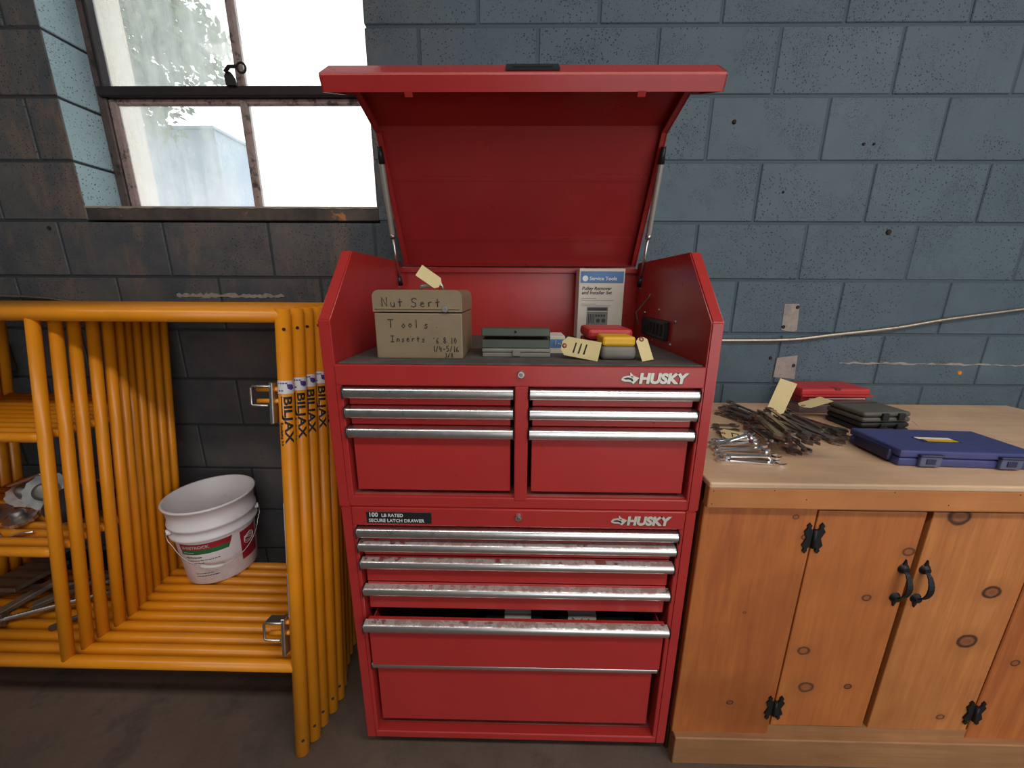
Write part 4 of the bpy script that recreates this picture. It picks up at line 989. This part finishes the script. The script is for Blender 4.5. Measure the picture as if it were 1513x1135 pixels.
for s in (-1, 1):
    a = pc+.27+s*1.42; b = NB(); bmesh.ops.create_cone(b, cap_ends=True, segments=14, radius1=.012, radius2=.010, depth=.012, matrix=Matrix.Translation((.137*math.cos(a), .137*math.sin(a), .222)) @ Matrix.Rotation(a, 4, 'Z') @ Matrix.Rotation(PI/2, 4, 'Y')); local('handle_ear', b, 'white_plastic', bk)
pts = []
for k in range(25):
    f = -1+2*k/24; a = pc+.27+f*1.42; z = .222-.132*math.cos(f*PI/2)**.8
    r = (.145 if abs(f) > .9 else rad(min(z, .19))+.012+.012*(1-abs(f))); pts.append((r*math.cos(a), r*math.sin(a), z))
bail = local('bail', tube(NB(), pts, .0018, 6), 'steel', bk)
local('grip', tube(NB(), pts[8:13], .0062, 10), 'label_white', bail)

# ------------------------------------------------------------------ odds and ends among the frames
def lean_y(k, z): return .839+.0405*k+.156*z
zr = .617+.0152
grp = 'steel couplers piled on the frame rungs'
PILE = list(FRAMES)
def rest(o, up=.1): settle(o, PILE, up); PILE.append(o); return o
def coupler(x, y, n, r, lab):
    o = thing('steel_coupler', (x, y, zr+.07), lab, 'coupler', grp, Vector(n).to_track_quat('Z', 'Y').to_euler())
    b = NB(); n = 28; prism(b, [((r+(.004 if k % 2 else 0))*math.cos(2*PI*k/n), (r+(.004 if k % 2 else 0))*math.sin(2*PI*k/n)) for k in range(n)], .006, 'z', -.006); local('toothed_plate', b, 'steel', o)
    local('hub', lathe(NB(), [(0, .006), (r*.55, .006), (r*.5, .03), (r*.3, .034), (0, .034)], 20), 'dull_steel', o)
    rest(o)
coupler(-1.715, 1.06, (.2, -.15, .97), .05, 'toothed steel coupler plate at the left end of the rung pile')
coupler(-1.60, 1.055, (.05, -.2, 1), .035, 'small round steel coupler cap lying flat on the rungs')
coupler(-1.70, 1.165, (.3, -.5, .8), .055, 'toothed steel coupler plate tilted on top of the rung pile')
coupler(-1.575, 1.125, (.45, -.75, .42), .058, 'toothed steel coupler plate standing on edge beside the frame posts')
bag = NB(); bmesh.ops.create_icosphere(bag, subdivisions=3, radius=1, matrix=Matrix.Translation((-1.446, 1.10, zr+.055)) @ Matrix.Diagonal((.08, .088, .05, 1)))
for v in bag.verts: v.co += Vector((math.sin(v.co.y*60), math.cos(v.co.x*55), math.sin(v.co.x*70+v.co.y*40)))*.005
rest(tag(obj('black_bag', bag, 'black_rubber', smooth=60), 'crumpled black bag lying on the rungs between the couplers and the frame posts', 'bag'))
rest(tag(obj('bent_wire', tube(NB(), [(-1.70, 1.03, zr+.062), (-1.64, 1.012, zr+.04), (-1.585, .995, zr+.006), (-1.53, .995, zr+.026), (-1.49, 1.0, zr+.03)], .0035, 6), 'chrome'), 'bright bent steel rod lying on the rungs in front of the couplers', 'rod'))
rest(tag(obj('steel_bar', xf(box(NB(), -.08, .08, -.006, .006, 0, .006, .001), Matrix.Translation((-1.65, 1.13, zr+.14)) @ Matrix.Rotation(-.1, 4, 'Z') @ Matrix.Rotation(-.36, 4, 'Y')), 'steel'), 'flat steel strip resting on top of the couplers', 'bar'))
zb2 = .278+.0182
def board(x0, x1, y0, y1, z, rx, m, l):
    b = box(NB(), x0, x1, y0, y1, -.008, .008, .002); xf(b, Matrix.Translation((0, 0, z)) @ Matrix.Translation((0, (y0+y1)/2, 0)) @ Matrix.Rotation(rx, 4, 'X') @ Matrix.Translation((0, -(y0+y1)/2, 0))); rest(tag(obj('scrap_board', b, m), l, 'board'))
board(-1.85, -1.40, 1.235, 1.335, zb2+.02, 0, 'case_black', 'dark sheet of scrap lying behind the steel pipe')
rest(tag(obj('steel_pipe', tube(NB(), [(-1.90, 1.10, zb2+.03), (-1.41, 1.185, zb2+.03)], .014, 16), 'dull_steel'), 'plain grey steel pipe lying behind the threaded rod', 'pipe'))
o = thing('threaded_rod', (-1.8, 1.02, zb2), 'threaded steel rod with a collar lying over the bottom bars', 'rod')
A, B = Vector((-1.68, .985, zb2+.04)), Vector((-1.40, 1.115, zb2+.052)); n = 70
obj('rod', tube(NB(), [A.lerp(B, i/n) for i in range(n+1)], [.0095 if i % 2 else .0075 for i in range(n+1)], 8), 'steel', o)
obj('collar', tube(NB(), [A.lerp(B, -.07), A.lerp(B, .03)], .022, 12), 'dull_steel', o); obj('pipe_end', tube(NB(), [A.lerp(B, -.5), A.lerp(B, -.06)], .015, 12), 'dull_steel', o)
rest(o)
for x0, y0, x1, y1, up_, l in ((-1.66, 1.05, -1.50, 1.185, -.165, 'short weathered wood batten lying over the pipe between the frames'), (-1.745, 1.02, -1.67, 1.145, -.235, 'short wood stick propped on the plain grey pipe')):
    L = math.hypot(x1-x0, y1-y0); b = box(NB(), 0, L, -.018, .018, -.008, .008, .002); o = obj('wood_batten', b, 'board_grey'); o.location = (x0, y0, zb2+.06); o.rotation_euler = (0, up_, math.atan2(y1-y0, x1-x0)); rest(tag(o, l, 'batten'), .08)
board(-1.9, -1.76, 1.085, 1.25, zb2+.09, -.10, 'board_grey', 'grey scrap board lying over the steel pipe and the dark sheet')
b = NB(); tube(b, [(-1.50, .97, zb2+.012), (-1.43, 1.0, zb2+.03), (-1.40, .98, zb2+.012)], .010, 8); rest(tag(obj('pipe_elbow', b, 'dull_steel'), 'short bent pipe elbow on the bottom bars behind the posts', 'pipe'))

# ------------------------------------------------------------------ flexible conduit along the wall
def conduit(pts, label, r=.0072, y=WALL_Y-.0105):
    P = [un(px, py, 'y', y) for px, py in pts]; dense = []
    for i in range(len(P)-1):
        a, b_, c, d = P[max(i-1, 0)], P[i], P[i+1], P[min(i+2, len(P)-1)]
        n = max(2, int((c-b_).length/.0045))
        for k in range(n):
            t = k/n; q = .5*((2*b_)+(c-a)*t+(2*a-5*b_+4*c-d)*t*t+(3*b_-a-3*c+d)*t**3); dense.append(q)
    dense.append(P[-1])
    tag(obj('flexible_conduit', tube(NB(), dense, [r*(1.08 if i % 2 else .82) for i in range(len(dense))], 8), 'conduit_steel'), label, 'conduit')
conduit([(930, 503), (1070, 503), (1165, 502), (1230, 495), (1320, 485), (1400, 472), (1513, 457), (1640, 440)], 'ribbed steel flexible conduit sagging along the blue block wall')
conduit([(-60, 434), (0, 437), (60, 440), (100, 445), (180, 455), (300, 470)], 'ribbed steel flexible conduit on the dark wall behind the scaffold frames', .007)

# ------------------------------------------------------------------ outside the window
struct('ground', box(NB(), -30, 30, 1.9, 40, -.4, -.05), 'grass')
tr = thing('tree', (-9.8, 8.6, -.05), 'leafy green tree outside the window', 'tree')
tb = NB(); tube(tb, [(-9.8, 8.6, -.1), (-9.75, 8.6, 1.6), (-9.9, 8.7, 3.6), (-9.6, 8.6, 5.6)], [.28, .22, .17, .08], 10); obj('trunk', tb, 'bark', tr)
vs, fs = [], []; rl = random.Random(5)
lobes = [(rl.uniform(-12, -7.3), rl.uniform(7.6, 10), rl.uniform(5.4, 9.6)) for _ in range(44)]
for i in range(18000):
    c = lobes[rl.randrange(len(lobes))]
    d = Vector((rl.gauss(0, 1), rl.gauss(0, 1), rl.gauss(0, 1))).normalized()*rl.uniform(.3, 1)*.95
    p = Vector(c)+d; u = Vector((rl.gauss(0, 1), rl.gauss(0, 1), rl.gauss(0, 1))).normalized(); v = u.orthogonal().normalized()
    s = rl.uniform(.07, .13); n0 = len(vs); vs += [p-u*s, p+v*s*.5, p+u*s, p-v*s*.5]; fs.append((n0, n0+1, n0+2, n0+3))
off = Vector((-9.8, 8.6, -.05)); me = bpy.data.meshes.new('foliage'); me.from_pydata([v-off for v in vs], [], fs); fo = link('foliage', me, tr, 'leaf'); fo['kind'] = 'stuff'
sh = thing('shed', (-10, 12.7, -.05), 'pale blue metal building standing outside beyond the tree', 'shed')
A = un(168, 192, 'y', 12); B = un(366, 192, 'y', 13.5)
obj('shed_wall', box(NB(), A.x-3, B.x, 12, 13.4, -.1, A.z), 'shed_blue', sh); obj('shed_roof', box(NB(), A.x-3.1, B.x+.06, 11.9, 13.5, A.z, A.z+.08, .01), 'shed_blue', sh)
